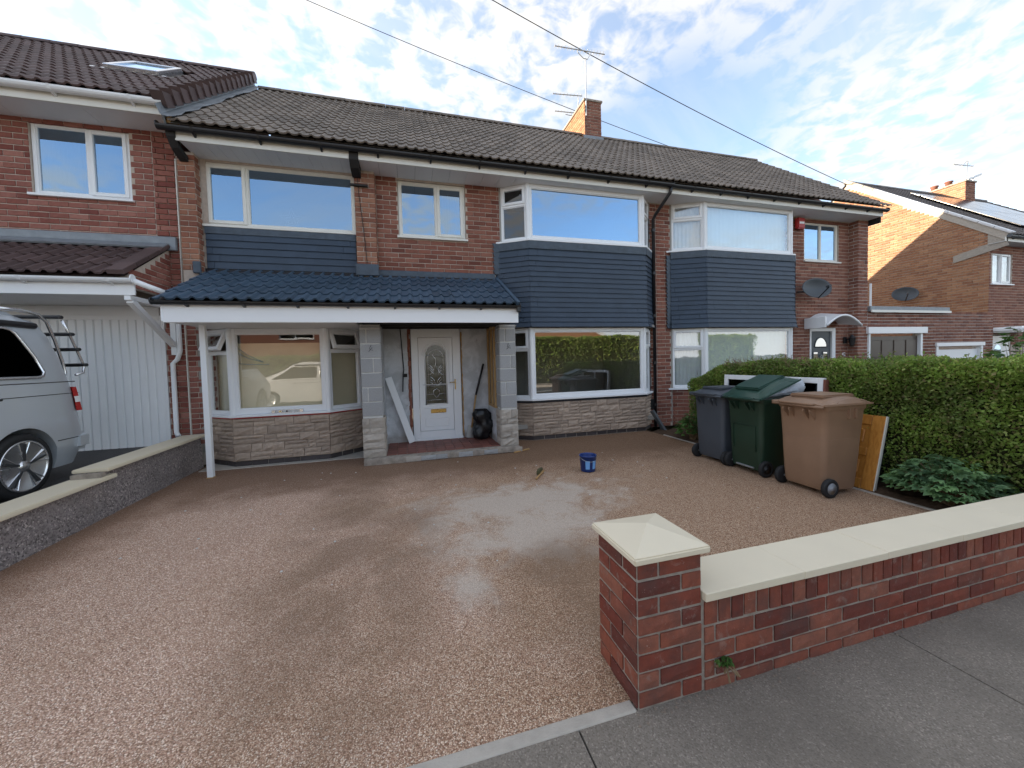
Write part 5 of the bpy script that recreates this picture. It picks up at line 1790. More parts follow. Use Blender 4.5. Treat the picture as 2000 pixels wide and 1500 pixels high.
def leaves(n, sampler, length, width, rs):
    """n folded leaf faces; sampler(n) gives points and outward normals"""
    p, nrm = sampler(n)
    a = rs.normal(size=(n, 3))
    d = nrm * 0.55 + a * 0.75
    d /= np.linalg.norm(d, axis=1, keepdims=True)
    b = np.cross(d, rs.normal(size=(n, 3)))
    b /= np.linalg.norm(b, axis=1, keepdims=True)
    fn = np.cross(d, b)
    L_ = length * rs.uniform(0.65, 1.25, (n, 1))
    W_ = width * rs.uniform(0.7, 1.2, (n, 1))
    v = np.empty((n, 4, 3))
    v[:, 0] = p
    v[:, 1] = p + d * L_ * 0.5 + b * W_ * 0.5 + fn * W_ * 0.18
    v[:, 2] = p + d * L_
    v[:, 3] = p + d * L_ * 0.5 - b * W_ * 0.5 + fn * W_ * 0.18
    return v.reshape(-1, 3)


def leafmesh(name, v, mat, parent):
    n = len(v) // 4
    me = bpy.data.meshes.new(name)
    me.vertices.add(len(v))
    me.vertices.foreach_set('co', v.astype(np.float32).ravel())
    idx = (np.arange(n)[:, None] * 4 + np.array([[0, 1, 2, 0, 2, 3]])).ravel()
    me.loops.add(len(idx))
    me.loops.foreach_set('vertex_index', idx.astype(np.int32))
    me.polygons.add(2 * n)
    me.polygons.foreach_set('loop_start', np.arange(0, 6 * n, 3, dtype=np.int32))
    me.polygons.foreach_set('loop_total', np.full(2 * n, 3, dtype=np.int32))
    me.materials.append(mat)
    me.update(calc_edges=True)
    return link(name, me, parent)


def hedge(name, label, x0, x1, y0, y1, ztop, n, L_, W_, seed, loc, face=-1, mat=None, lump=0.07):
    t = thing(name, label, 'hedge', loc)
    rs = np.random.default_rng(seed)
    r = 0.16
    def samp(m):
        ax, ay = (x1 - x0), (y1 - y0)
        h = 1.3
        areas = np.array([ay * h * 1.25, ax * ay * 1.1, ax * h, ax * h, ay * h * 0.25])
        s = rs.choice(5, m, p=areas / areas.sum())
        u, w, q = rs.random(m), rs.random(m), np.abs(rs.normal(0, 0.05, m)) + rs.random(m) * 0.03
        x = np.where(s == 0, x0, np.where(s == 4, x1, x0 + ax * u))
        y = np.where(s == 2, y1, np.where(s == 3, y0, y0 + ay * (w if True else u)))
        zt = ztop(x, y)
        z = np.where(s == 1, zt, zt * np.sqrt(rs.random(m) * 0.995 + 0.005))
        nx = np.where(s == 0, -1.0, np.where(s == 4, 1.0, 0))
        ny = np.where(s == 2, 1.0, np.where(s == 3, -1.0, 0))
        nz = np.where(s == 1, 1.0, 0.12)
        P = np.stack([x, y, z], 1)
        N = np.stack([nx, ny, nz], 1)
        # round the top edges
        dx, dy, dz = np.minimum(x - x0, x1 - x), np.minimum(y - y0, y1 - y), zt - z
        cr = np.clip(r - dz, 0, r) / r
        crx = np.clip(r - dx, 0, r) / r
        cry = np.clip(r - dy, 0, r) / r
        pull = np.where(s == 1, np.maximum(crx, cry) ** 2 * 0.085, 0)
        P[:, 2] -= pull
        P[:, 0] += np.where(s == 0, cr ** 2 * 0.10, np.where(s == 4, -cr ** 2 * 0.1, 0))
        P[:, 1] += np.where(s == 2, -cr ** 2 * 0.10, np.where(s == 3, cr ** 2 * 0.1, 0))
        ec = np.clip(0.35 - dy, 0, 0.35) / 0.35
        P[:, 0] += np.where(s == 0, ec ** 2 * 0.16, 0)
        lum = lump * np.sin(P[:, 1] * 5.1 + P[:, 2] * 3.3) * np.sin(P[:, 2] * 6.7 - P[:, 1] * 2.1 + P[:, 0] * 4) + lump * 0.5 * np.sin(P[:, 1] * 13 + 1) * np.sin(P[:, 2] * 11 + P[:, 0] * 9)
        lum = np.where(s == 1, lum * 0.35, lum)
        P -= N * (q - lum)[:, None]
        return P, N
    leafmesh('foliage', leaves(n, samp, L_, W_, rs), mat or PRIVET, t)
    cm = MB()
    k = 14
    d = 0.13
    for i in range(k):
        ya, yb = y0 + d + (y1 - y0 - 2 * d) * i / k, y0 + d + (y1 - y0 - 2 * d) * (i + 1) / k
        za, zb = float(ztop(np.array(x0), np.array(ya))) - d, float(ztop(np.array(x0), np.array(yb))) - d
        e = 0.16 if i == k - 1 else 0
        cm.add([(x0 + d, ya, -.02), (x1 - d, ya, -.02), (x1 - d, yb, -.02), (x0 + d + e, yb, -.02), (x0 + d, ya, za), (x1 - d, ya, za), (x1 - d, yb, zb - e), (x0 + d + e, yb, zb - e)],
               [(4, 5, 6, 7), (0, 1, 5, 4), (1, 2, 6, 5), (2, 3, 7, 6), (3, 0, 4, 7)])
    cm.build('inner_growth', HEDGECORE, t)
    return t, samp, rs


def ht(x, y):
    return 1.415 - 0.30 * np.clip((y - 4.75) / 1.1, 0, 1) ** 1.6 + 0.012 * np.sin(y * 7 + x * 3)


HG, hs, hrs = hedge('privet_hedge', 'clipped green privet hedge behind the wheelie bins', 5.02, 6.15, 1.72, 5.85, ht, 95000, 0.036, 0.024, 5, (5.6, 3.8, 0))
tw = MB()
rr = random.Random(4)
for i in range(620):
    y = rr.choice((rr.uniform(1.8, 5.8), rr.uniform(3.0, 5.0)))
    if i < 260:
        p = Vector((5.10 + rr.uniform(0, .10), y, rr.uniform(0.05, 1.2)))
    else:
        p = Vector((5.05 + rr.uniform(0, .5), rr.uniform(3.4, 5.2), 1.30 + rr.uniform(0, .08)))
    q = p + Vector((rr.uniform(-.10, .02), rr.uniform(-.14, .14), rr.uniform(-.02, .15)))
    tw.tube([p, (p + q) / 2 + Vector((rr.uniform(-.02, .02),) * 3), q], [0.004, 0.003, 0.0015], 4, cap=False)
for i in range(16):
    y = 1.9 + i * 0.25
    tw.tube([(5.35 + rr.uniform(-.12, .12), y, -0.02), (5.3 + rr.uniform(-.1, .1), y + rr.uniform(-.1, .1), 0.35), (5.25, y + rr.uniform(-.15, .15), 0.8)], [0.016, 0.012, 0.006], 6)
tw.build('twigs', TWIG, HG)
sh, shl = MB(), []
for i in range(70):
    y = rr.uniform(1.9, 5.2)
    x = rr.uniform(5.1, 6.0)
    z = float(ht(np.array(x), np.array(y))) - 0.03
    h_ = rr.uniform(0.05, 0.13)
    q = Vector((x + rr.uniform(-.03, .03), y + rr.uniform(-.03, .03), z + h_))
    sh.tube([(x, y, z - 0.05), q], [0.002, 0.001], 4, cap=False)
    for k in range(5):
        f = 0.35 + 0.16 * k
        shl.append((x + (q.x - x) * f, y + (q.y - y) * f, z + h_ * f))
sh.build('shoots', TWIG, HG)
shl = np.array(shl)
leafmesh('shoot_leaves', leaves(len(shl), lambda m_: (shl, hrs.normal(size=(m_, 3)) * 0.5 + np.array([0, 0, 0.5])), 0.034, 0.018, hrs), PRIVET, HG)
hedge('privet_hedge', 'tall sunlit hedge across the road reflected in the bay window', 3.5, 26.0, -10.6, -9.5, lambda x, y: 3.0 + 0 * x + 0.03 * np.sin(x * 5), 26000, 0.13, 0.085, 9, (14, -10, 0), lump=0.05)


hedge('privet_hedge', 'lower hedge across the road, added to darken the left bay reflection', -17.0, -0.5, -10.6, -9.5, lambda x, y: 2.1 + 0 * x + 0.03 * np.sin(x * 5), 18000, 0.13, 0.085, 19, (-8, -10, 0), lump=0.05)  # unseen hedge added to darken what the left bay reflects


# ------------------------------------------------------------------ plants at the foot of the hedge
def plant(name, label, cat, c, rad, h, nl, size, mat, seed, lobes=5):
    t = thing(name, label, cat, c)
    r = random.Random(seed)
    m, st = MB(), MB()
    for i in range(nl):
        a = r.uniform(0, 2 * PI)
        q = math.sqrt(r.random())
        top = h * (1 - 0.62 * q * q) * r.uniform(0.55, 1.05)
        p = Vector((c[0] + math.cos(a) * q * rad[0], c[1] + math.sin(a) * q * rad[1], c[2] + max(0.03, top)))
        out = Vector((math.cos(a), math.sin(a), 0)) * (0.4 + q) + Vector((r.gauss(0, .35), r.gauss(0, .35), r.uniform(-.35, .35)))
        out.normalize()
        up = Vector((r.gauss(0, .3), r.gauss(0, .3), 1)).normalized()
        s = out.cross(up).normalized()
        up = s.cross(out)
        L_ = size * r.uniform(0.7, 1.25)
        for k in range(lobes):
            b = (k - (lobes - 1) / 2) * 0.62
            d = out * math.cos(b) + s * math.sin(b)
            e = d.cross(up).normalized()
            ll = L_ * (1 - 0.30 * abs(k - (lobes - 1) / 2) / max(1, (lobes - 1) / 2))
            w = ll * 0.26
            m.add([p, p + d * ll * 0.55 + e * w + up * 0.008, p + d * ll - up * ll * 0.12, p + d * ll * 0.55 - e * w + up * 0.008], [(0, 1, 2), (0, 2, 3)])
        if i % 2 == 0:
            b = Vector((c[0] + r.uniform(-.06, .06), c[1] + r.uniform(-.06, .06), c[2] - 0.01))
            st.tube([b, (b + p) / 2 + Vector((0, 0, h * 0.1)), p], [0.005, 0.004, 0.002], 4, cap=False)
    m.build('foliage', mat, t)
    st.build('stems', TWIG, t)
    return t


plant('peony_plant', 'low broad leaved plant on the soil beside the front wall', 'plant', (4.98, 2.33, 0.02), (0.30, 0.42), 0.45, 330, 0.10, PEONY, 3)
plant('leafy_shrub', 'small bright green shrub between the bay and the grey bin', 'shrub', (4.93, 5.62, 0.02), (0.26, 0.34), 0.46, 260, 0.085, SHRUB, 8, 3)
plant('leafy_weed', 'pale weedy plant at the near end of the soil bed behind the coping', 'plant', (5.25, 1.95, 0.02), (0.22, 0.16), 0.30, 90, 0.08, SHRUB, 12, 3)
plant('garden_bush', 'leafy bush beyond the hedge at the right edge of the picture', 'bush', (13.4, 5.2, -0.2), (0.55, 0.6), 2.1, 420, 0.16, SHRUB, 31, 3)
wd = plant('wall_weed', 'tiny green weed growing from the foot of the brick wall', 'weed', (1.335, 1.345, 0.10), (0.03, 0.015), 0.035, 22, 0.026, SHRUB, 21, 3)


# ------------------------------------------------------------------ vans
def sidex(z):
    zs = [0.20, 0.45, 0.80, 1.05, 1.22, 1.45, 1.70, 1.84, 1.91]
    xs_ = [-0.06, -0.012, 0.0, -0.006, -0.022, -0.06, -0.125, -0.19, -0.33]
    return float(np.interp(z, zs, xs_))


def van(label, xf, paint, mirrored, sc=1.0):
    loc = xf @ Vector((-0.95, 2.4, 0))
    t = thing('parked_van', label, 'van', loc)
    X = xf
    zs = [0.22, 0.34, 0.45, 0.62, 0.80, 1.05, 1.13, 1.22, 1.45, 1.70, 1.84, 1.91, 1.945]
    def yr(z): return float(np.interp(z, [0.2, 0.45, 0.6, 0.8, 1.1, 1.8, 1.9, 1.95], [0.10, 0.0, 0.01, 0.075, 0.125, 0.245, 0.30, 0.40]))
    def yf(z): return float(np.interp(z, [0.2, 0.5, 0.8, 1.0, 1.12, 1.2, 1.85, 1.95], [4.75, 4.88, 4.82, 4.6, 4.15, 3.95, 3.0, 2.7]))
    ring = [(sidex(z), z) for z in zs] + [(-0.62, 1.965), (-0.95, 1.97)]
    ring += [(-1.9 - x, z) for (x, z) in reversed(ring[:-1])]
    st = [0, 0.015, 0.05, 0.12, 0.25, 0.4, 0.55, 0.7, 0.82, 0.9, 0.96, 1.0]
    vs, fs = [], []
    R_ = len(ring)
    for s in st:
        pinch = 0.035 * (1 if s in (0, 1.0) else 0)
        for (x, z) in ring:
            y = yr(z) + (yf(z) - yr(z)) * s
            xx = -0.95 + (x + 0.95) * (1 - pinch)
            if s > 0.9: xx = -0.95 + (xx + 0.95) * (1 - (s - 0.9) * 1.2)
            vs.append((xx, y, z))
    for i in range(len(st) - 1):
        for j in range(R_):
            a, b = i * R_ + j, i * R_ + (j + 1) % R_
            fs.append((a, b, b + R_, a + R_))
    fs += [tuple(range(R_)), tuple(range((len(st) - 1) * R_, len(st) * R_))]
    body = MB(X).add(vs, fs).build('body', paint, t)
    fix_normals(body)
    cut = MB(X)
    for yc in (0.76, 3.85):
        cut.lathe([(0.385, -0.36), (0.385, 0.2)], 40, (0, yc, 0.335), 'x')
        cut.lathe([(0.385, -2.1), (0.385, -1.54)], 40, (0, yc, 0.335), 'x')
    co = cut.build('cut', paint, t)
    fix_normals(co)
    md = body.modifiers.new('cut', 'BOOLEAN')
    md.object = co
    md.solver = 'EXACT'
    bpy.context.view_layer.update()
    dg = bpy.context.evaluated_depsgraph_get()
    nm = bpy.data.meshes.new_from_object(body.evaluated_get(dg))
    body.modifiers.clear()
    body.data = nm
    bpy.data.objects.remove(co)
    nm.polygons.foreach_set('use_smooth', [True] * len(nm.polygons))
    if hasattr(nm, 'set_sharp_from_angle'):
        nm.set_sharp_from_angle(angle=math.radians(32))
    def sp(y, z, o=0.006): return (sidex(z) + o, y, z)
    def sheet_(poly_rows, mat, name, o=0.006):
        v2, f2 = [], []
        for (z, ya, yb) in poly_rows:
            v2 += [sp(ya, z, o), sp(yb, z, o)]
        for i in range(len(poly_rows) - 1):
            f2.append((2 * i, 2 * i + 1, 2 * i + 3, 2 * i + 2))
        return MB(X).add(v2, f2).build(name, mat, t, smooth=True)
    rows = [(1.235, 0.53, 1.95), (1.25, 0.49, 1.99), (1.29, 0.47, 2.0), (1.45, 0.525, 2.0), (1.6, 0.585, 2.0), (1.70, 0.63, 2.0), (1.735, 0.66, 1.98), (1.75, 0.72, 1.94)]
    g = sheet_(rows, GLASS_VAN, 'side_window')
    outl = [sp(r[1], r[0], 0.008) for r in rows] + [sp(r[2], r[0], 0.008) for r in reversed(rows)]
    MB(X).tube(outl, 0.017, 6, closed=True).build('window_trim', ALU, g, smooth=True)
    g2 = sheet_([(1.24, 2.12, 3.75), (1.45, 2.1, 3.45), (1.72, 2.1, 3.05)], GLASS_VAN, 'side_window')
    # windscreen and rear screen
    MB(X).add([(-0.18, 4.02, 1.18), (-1.72, 4.02, 1.18), (-1.62, 3.12, 1.82), (-0.28, 3.12, 1.82)], [(0, 1, 2, 3)]).build('windscreen', GLASS_VAN, t)
    MB(X).add([(-0.2, 0.128, 1.24), (-1.7, 0.128, 1.24), (-1.66, 0.215, 1.76), (-0.24, 0.215, 1.76)], [(0, 1, 2, 3)]).build('rear_screen', GLASS_VAN, t)
    # crease and runner lines
    for (z, ya, yb, r) in ((1.175, 0.10, 4.0, 0.005), (1.04, 0.08, 0.95, 0.004), (1.03, 0.95, 3.0, 0.012), (0.52, 0.02, 0.38, 0.005)):
        MB(X).tube([sp(ya + (yb - ya) * i / 8, z, 0.001) for i in range(9)], r, 5).build('body_line', BLACKPL, t)
    MB(X).tube([sp(0.36 + 2.6 * i / 8, 1.80, 0.012) for i in range(9)], 0.035, 8).build('awning_rail', BLACKPL, t)
    MB(X).box(-1.5, -0.42, 0.85, 2.8, 1.955, 2.03).build('roof_pod', BLACKPL, t, bevel=0.03, seg=2)
    # bumper
    MB(X).box(-1.86, 0.012, -0.055, 0.16, 0.36, 0.57).build('bumper', paint, t, bevel=0.045, seg=3)
    tl = MB(X).add([sp(0.055, 0.83, 0.008), sp(0.135, 0.83, 0.008), sp(0.165, 1.10, 0.008), sp(0.105, 1.11, 0.008), (-0.15, 0.062, 0.83), (-0.15, 0.115, 1.11)], [(0, 1, 2, 3), (0, 3, 5, 4)]).build('tail_light', REDPL, t)
    MB(X).add([sp(0.07, 0.93, 0.011), sp(0.145, 0.93, 0.011), sp(0.155, 1.0, 0.011), sp(0.083, 1.0, 0.011), (-0.148, 0.075, 0.93), (-0.148, 0.09, 1.0)], [(0, 1, 2, 3), (0, 3, 5, 4)]).build('reversing_lens', UPVC, tl)
    for (yc, inn) in ((0.76, 0), (3.85, 0), (0.76, 1), (3.85, 1)):
        f = (lambda h: -1.9 - h) if inn else (lambda h: h)
        ty = MB(X).lathe([(0.20, f(-0.25)), (0.315, f(-0.24)), (0.335, f(-0.20)), (0.335, f(-0.06)), (0.318, f(-0.022)), (0.262, f(-0.015)), (0.258, f(-0.05))], 40, (0, yc, 0.335), 'x').build('wheel', TYRE, t, smooth=True)
        MB(X).lathe([(0.258, f(-0.05)), (0.262, f(-0.016)), (0.248, f(-0.012)), (0.240, f(-0.05)), (0.225, f(-0.12)), (0.0001, f(-0.13))], 36, (0, yc, 0.335), 'x').build('rim', BLACKPL, ty, smooth=True)
        MB(X).lathe([(0.252, f(-0.02)), (0.262, f(-0.010)), (0.243, f(-0.008)), (0.24, f(-0.03))], 36, (0, yc, 0.335), 'x').build('rim_lip', ALU, ty, smooth=True)
        for k in range(5):
            a = 2 * PI * k / 5 + 0.32
            for da in (-0.24, 0.24):
                MB(X).beam((f(-0.035), yc + 0.05 * math.cos(a), 0.335 + 0.05 * math.sin(a)), (f(-0.02), yc + 0.245 * math.cos(a + da), 0.335 + 0.245 * math.sin(a + da)), 0.012, 0.03, (1, 0, 0)).build('spoke', ALU, ty, bevel=0.004)
            MB(X).beam((f(-0.05), yc + 0.05 * math.cos(a), 0.335 + 0.05 * math.sin(a)), (f(-0.035), yc + 0.23 * math.cos(a), 0.335 + 0.23 * math.sin(a)), 0.02, 0.075, (1, 0, 0)).build('spoke', SPOKE, ty)
        MB(X).lathe([(0.062, f(-0.04)), (0.055, f(-0.012)), (0.0001, f(-0.01))], 16, (0, yc, 0.335), 'x').build('hub_cap', ALU, ty, smooth=True)
    return t


XV = Matrix(((1, 0, 0, -3.80), (0, -1, 0, 5.74), (0, 0, 1, 0.245), (0, 0, 0, 1)))
V1 = van('silver camper van with rear bike rack parked by the white garage door', XV, SILVER, True)
def rk(pts, r, mat, name='rack_tube'):
    MB(XV).tube(pts, r, 8).build(name, mat, V1, smooth=True)
for x in (-0.22, -0.95, -1.5):
    rk([(x, 0.70, 1.955), (x, 0.42, 1.965), (x, 0.22, 1.945), (x, 0.12, 1.87), (x, 0.03, 1.66), (x, -0.045, 1.42), (x, -0.075, 1.28), (x, -0.05, 1.21), (x, 0.05, 1.17)], 0.017, ALU)
    MB(XV).box(x - .05, x + .05, -0.03, 0.13, 1.08, 1.20).build('rack_foot', BLACKPL, V1, bevel=0.02)
for (y, z) in ((0.14, 1.93), (0.0, 1.74), (-0.08, 1.56), (-0.17, 1.37)):
    MB(XV).beam((-0.10, y - 0.05, z), (-1.65, y - 0.05, z), 0.07, 0.04).build('bike_rail', BLACKPL, V1, bevel=0.012)
rk([(-0.13, 0.05, 1.90), (-0.13, -0.05, 1.72), (-0.13, -0.14, 1.53), (-0.13, -0.22, 1.36), (-0.13, -0.20, 1.27), (-0.13, -0.09, 1.25)], 0.014, ALU)
MB(XV).box(-0.16, -0.06, 0.02, 0.06, 0.70, 0.76).build('tow_socket', BLACKPL, V1)
XW = Matrix(((0, -1, 0, -1.6), (1, 0, 0, -3.7), (0, 0, 0.93, -0.115), (0, 0, 0, 1)))
van('white panel van parked on the road and reflected in the left bay', XW, VANWHITE, False)


# ------------------------------------------------------------------ wheelie bins
def rrect(x0, x1, hw_, z, r=0.06):
    pts = []
    for (cx, cy, a0) in ((x1 - r, hw_ - r, 0), (x0 + r, hw_ - r, 90), (x0 + r, -hw_ + r, 180), (x1 - r, -hw_ + r, 270)):
        for k in range(5):
            a = math.radians(a0 + 22.5 * k)
            pts.append((cx + r * math.cos(a), cy + r * math.sin(a), z))
    return pts


def loft(m, rings, cap0=True, cap1=True):
    n = len(rings[0])
    vs = [p for r in rings for p in r]
    fs = []
    for i in range(len(rings) - 1):
        for k in range(n):
            fs.append((i * n + k, i * n + (k + 1) % n, (i + 1) * n + (k + 1) % n, (i + 1) * n + k))
    if cap0: fs.append(tuple(range(n - 1, -1, -1)))
    if cap1: fs.append(tuple((len(rings) - 1) * n + k for k in range(n)))
    return m.add(vs, fs)


def wheelie(name, label, x, y, rot, mat, lidmat, lid_open, hubmat, recess=False, sticker=False, seam=False):
    t = thing(name, label, 'wheelie bin', (x + 0.3, y, 0))
    X = Matrix.Translation((x, y, 0)) @ Matrix.Rotation(rot, 4, 'Z')
    XS = X @ Matrix.Diagonal((0.91, 1, 1, 1))
    body = loft(MB(XS), [rrect(0.075, 0.555, 0.225, 0.055, 0.05), rrect(0.055, 0.565, 0.232, 0.10, 0.06), rrect(0.045, 0.60, 0.247, 0.42), rrect(0.040, 0.615, 0.252, 0.60), rrect(0.030, 0.645, 0.268, 0.90), rrect(0.022, 0.655, 0.274, 0.915), rrect(0.018, 0.662, 0.281, 0.925), rrect(0.018, 0.664, 0.281, 0.965)]).build('body', mat, t, smooth=True)
    if hasattr(body.data, 'set_sharp_from_angle'):
        body.data.set_sharp_from_angle(angle=math.radians(40))
    if seam:
        MB(XS).tube([p for p in rrect(0.040, 0.611, 0.2505, 0.605)], 0.0035, 5, closed=True).build('moulded_seam', mat, body)
    for yy in (-0.15, 0.15, -0.08, 0.08):
        MB(X).prism([(0.03, 0.92), (-0.045, 0.92), (-0.045, 0.90), (0.035, 0.80)], yy - 0.008, yy + 0.008, 'xz').build('rib', mat, body)
    for xx in (0.36, 0.46):
        MB(XS).box(xx - .006, xx + .006, -0.288, -0.262, 0.82, 0.925).build('rib', mat, body)
    if recess:
        MB(X).box(0.052, 0.06, -0.09, 0.09, 0.13, 0.24).build('recess', BLACKPL, body)
        MB(X).tube([(0.046, -0.13, 0.085), (0.046, 0.13, 0.085)], 0.012, 6).build('axle_cover', STEEL, body)
        for (a, b, c, d) in ((-0.17, -0.165, 0.30, 0.62), (0.165, 0.17, 0.30, 0.62), (-0.17, 0.17, 0.615, 0.62)):
            MB(X).box(0.028, 0.05, a, b, c, d).build('moulded_panel', mat, body)
    if sticker:
        MB(X).box(0.0295, 0.032, 0.02, 0.15, 0.83, 0.90).build('sticker', YELLOWST, body)
    MB(X).tube([(0.085, -0.27, 0.10), (0.085, 0.27, 0.10)], 0.012, 8).build('axle', STEEL, t)
    for s in (-1, 1):
        w_ = MB(X).lathe([(0.05, s * 0.238), (0.092, s * 0.240), (0.10, s * 0.25), (0.10, s * 0.278), (0.092, s * 0.288), (0.062, s * 0.288), (0.058, s * 0.282)], 28, (0.085, 0, 0.10), 'y').build('wheel', TYRE, t, smooth=True)
        MB(X).lathe([(0.0001, s * 0.292), (0.02, s * 0.29), (0.024, s * 0.282), (0.05, s * 0.280), (0.062, s * 0.287)], 24, (0.085, 0, 0.10), 'y').build('hub', hubmat, w_, smooth=True)
    # lid, hinged at the back
    piv = Vector((-0.02, 0, 0.975))
    XL = X @ Matrix.Translation(piv) @ Matrix.Rotation(-lid_open, 4, 'Y') @ Matrix.Translation(-piv) @ Matrix.Diagonal((0.91, 1, 1, 1))
    xs_ = [-0.03, 0.02, 0.08, 0.16, 0.30, 0.45, 0.58, 0.66, 0.70]
    hz_ = [0.985, 0.99, 1.005, 1.025, 1.04, 1.04, 1.025, 1.00, 0.985]
    rings = []
    for xx, hh in zip(xs_, hz_):
        prof = [(-0.305, 0.965), (-0.303, 0.985), (-0.275, hh - .010), (-0.20, hh), (-0.185, hh + .012), (0, hh + .020), (0.185, hh + .012), (0.20, hh), (0.275, hh - .010), (0.303, 0.985), (0.305, 0.965)]
        if xx in (-0.03, 0.70):
            prof = [(a * 0.985, min(b, hh)) for a, b in prof]
        rings.append([(xx, a, b) for a, b in prof])
    lid = loft(MB(XL), rings).build('lid', lidmat, t, smooth=True)
    fix_normals(lid)
    if hasattr(lid.data, 'set_sharp_from_angle'):
        lid.data.set_sharp_from_angle(angle=math.radians(25))
    MB(XL).box(0.10, 0.60, -0.19, 0.19, 1.03, 1.068).build('lid_panel', lidmat, lid, bevel=0.016, seg=2)
    MB(XL).tube([(0.14, -0.292, 0.986), (0.30, -0.262, 1.024), (0.46, -0.262, 1.024), (0.60, -0.290, 0.990)], 0.009, 6).build('lid_rib', lidmat, lid, smooth=True)
    MB(XL).tube([(-0.045, -0.20, 0.985), (-0.055, -0.18, 0.978), (-0.055, 0.18, 0.978), (-0.045, 0.20, 0.985)], 0.013, 8).build('handle', lidmat, lid, smooth=True)
    MB(X).tube([(-0.035, -0.285, 0.955), (-0.035, 0.285, 0.955)], 0.014, 8).build('handle', mat, body, smooth=True)
    return X


wheelie('wheelie_bin', 'dark grey wheelie bin, farthest of the three, with small yellow sticker', 4.10, 4.43, 0.02, BIN_GREY, BIN_GREY, 0.0, GREYPL, sticker=True)
XG = wheelie('wheelie_bin', 'dark green wheelie bin with lid propped open by plastic sheeting, between grey and brown bins', 4.12, 3.855, -0.015, BIN_GREEN, BIN_GREENLID, 0.34, BLACKPL, recess=True)
wheelie('wheelie_bin', 'brown wheelie bin with closed lid and grey wheel hub, nearest the front wall', 4.12, 3.125, -0.03, BIN_BROWN, BIN_BROWN, 0.0, plain('grey_hub', (0.33, 0.34, 0.36), 0.5), seam=True)
# crumpled sheeting in the green bin
m = MB(XG)
k, l = 16, 10
vs, fs = [], []
for j in range(l + 1):
    for i in range(k + 1):
        u_, v_ = i / k, j / l
        xx = 0.10 + 0.62 * u_
        top = 0.975 + 0.30 * math.tan(0.34) * 0 + (xx + 0.02) * math.tan(0.34) * (0.15 + 0.72 * v_)
        yy = -0.18 - 0.075 * math.sin(PI * (0.2 + 0.7 * v_)) + 0.014 * mnoise.noise(Vector((u_ * 9, v_ * 7, 4)))
        vs.append((xx + 0.025 * mnoise.noise(Vector((u_ * 7, v_ * 9, 0))), yy, top + 0.012 * mnoise.noise(Vector((u_ * 8, v_ * 8, 9)))))
for j in range(l):
    for i in range(k):
        a = j * (k + 1) + i
        fs.append((a, a + 1, a + k + 2, a + k + 1))
m.add(vs, fs)
tag(m.build('plastic_sheeting', SHEETING, smooth=True), 'crumpled pale plastic sheeting sticking out of the green bin', 'plastic sheet')

# ------------------------------------------------------------------ things leaning behind the bins
od = thing('timber_door', 'old varnished panelled door lying on its side against the hedge', 'door', (4.85, 3.8, 0))
lean = math.atan2(0.20, 0.81)
XD = Matrix.Translation((4.78, 2.83, 0.004)) @ Matrix.Rotation(lean, 4, 'Y')
W_, L_ = 0.83, 1.98
MB(XD).box(0.012, 0.036, 0.0, L_, 0.0, W_).build('door_core', OAK, od)
for (a, b, c, d) in ((0, 0.12, 0, W_), (L_ - .12, L_, 0, W_), (0.12, L_ - .12, 0, 0.11), (0.12, L_ - .12, W_ - .11, W_), (0.12, L_ - .12, 0.37, 0.46), (0.62, 0.73, 0.11, 0.37), (1.25, 1.36, 0.11, 0.37), (0.62, 0.73, 0.46, W_ - .11), (1.25, 1.36, 0.46, W_ - .11)):
    MB(XD).box(0.0, 0.045, a + .001, b - .001, c + .001, d - .001).build('door_rail', OAK, od, bevel=0.004)
for (a, b) in ((0.12, 0.62), (0.73, 1.25), (1.36, L_ - .12)):
    for (c, d) in ((0.11, 0.37), (0.46, W_ - .11)):
        MB(XD).box(0.003, 0.03, a + .05, b - .05, c + .05, d - .05).build('raised_panel', OAK, od, bevel=0.012)
MB(XD).box(0.006, 0.034, -0.010, 0.0, 0.0, W_).build('edge_strip', UPVC_OLD, od)
MB(XD).box(0.046, 0.066, 0.0, L_, 0.0, W_ - 0.02).build('backing_board', BLACKST_VOID, od)
ow = thing('window_frame', 'discarded white window frame propped upright between bins and hedge', 'window frame', (4.88, 4.1, 0))
XO = Matrix.Translation((4.84, 3.42, 0.01)) @ Matrix.Rotation(0.055, 4, 'Y')
for (a, b, c, d) in ((0, 0.07, 0, 1.20), (1.43, 1.50, 0, 1.20), (0.07, 1.43, 1.13, 1.20), (0.07, 1.43, 0, 0.07), (0.72, 0.78, 0.07, 1.13)):
    MB(XO).box(0, 0.06, a, b, c, d).build('frame_bar', UPVC, ow, bevel=0.005)
for (a, b) in ((0.07, 0.72), (0.78, 1.43)):
    MB(XO).box(0.025, 0.032, a, b, 0.07, 1.13).build('pane', GLASS_VAN, ow)
MB(XO).box(0.0, 0.06, -0.03, -0.002, 0.0, 1.18).build('timber_strip', BR_MAIN, ow)

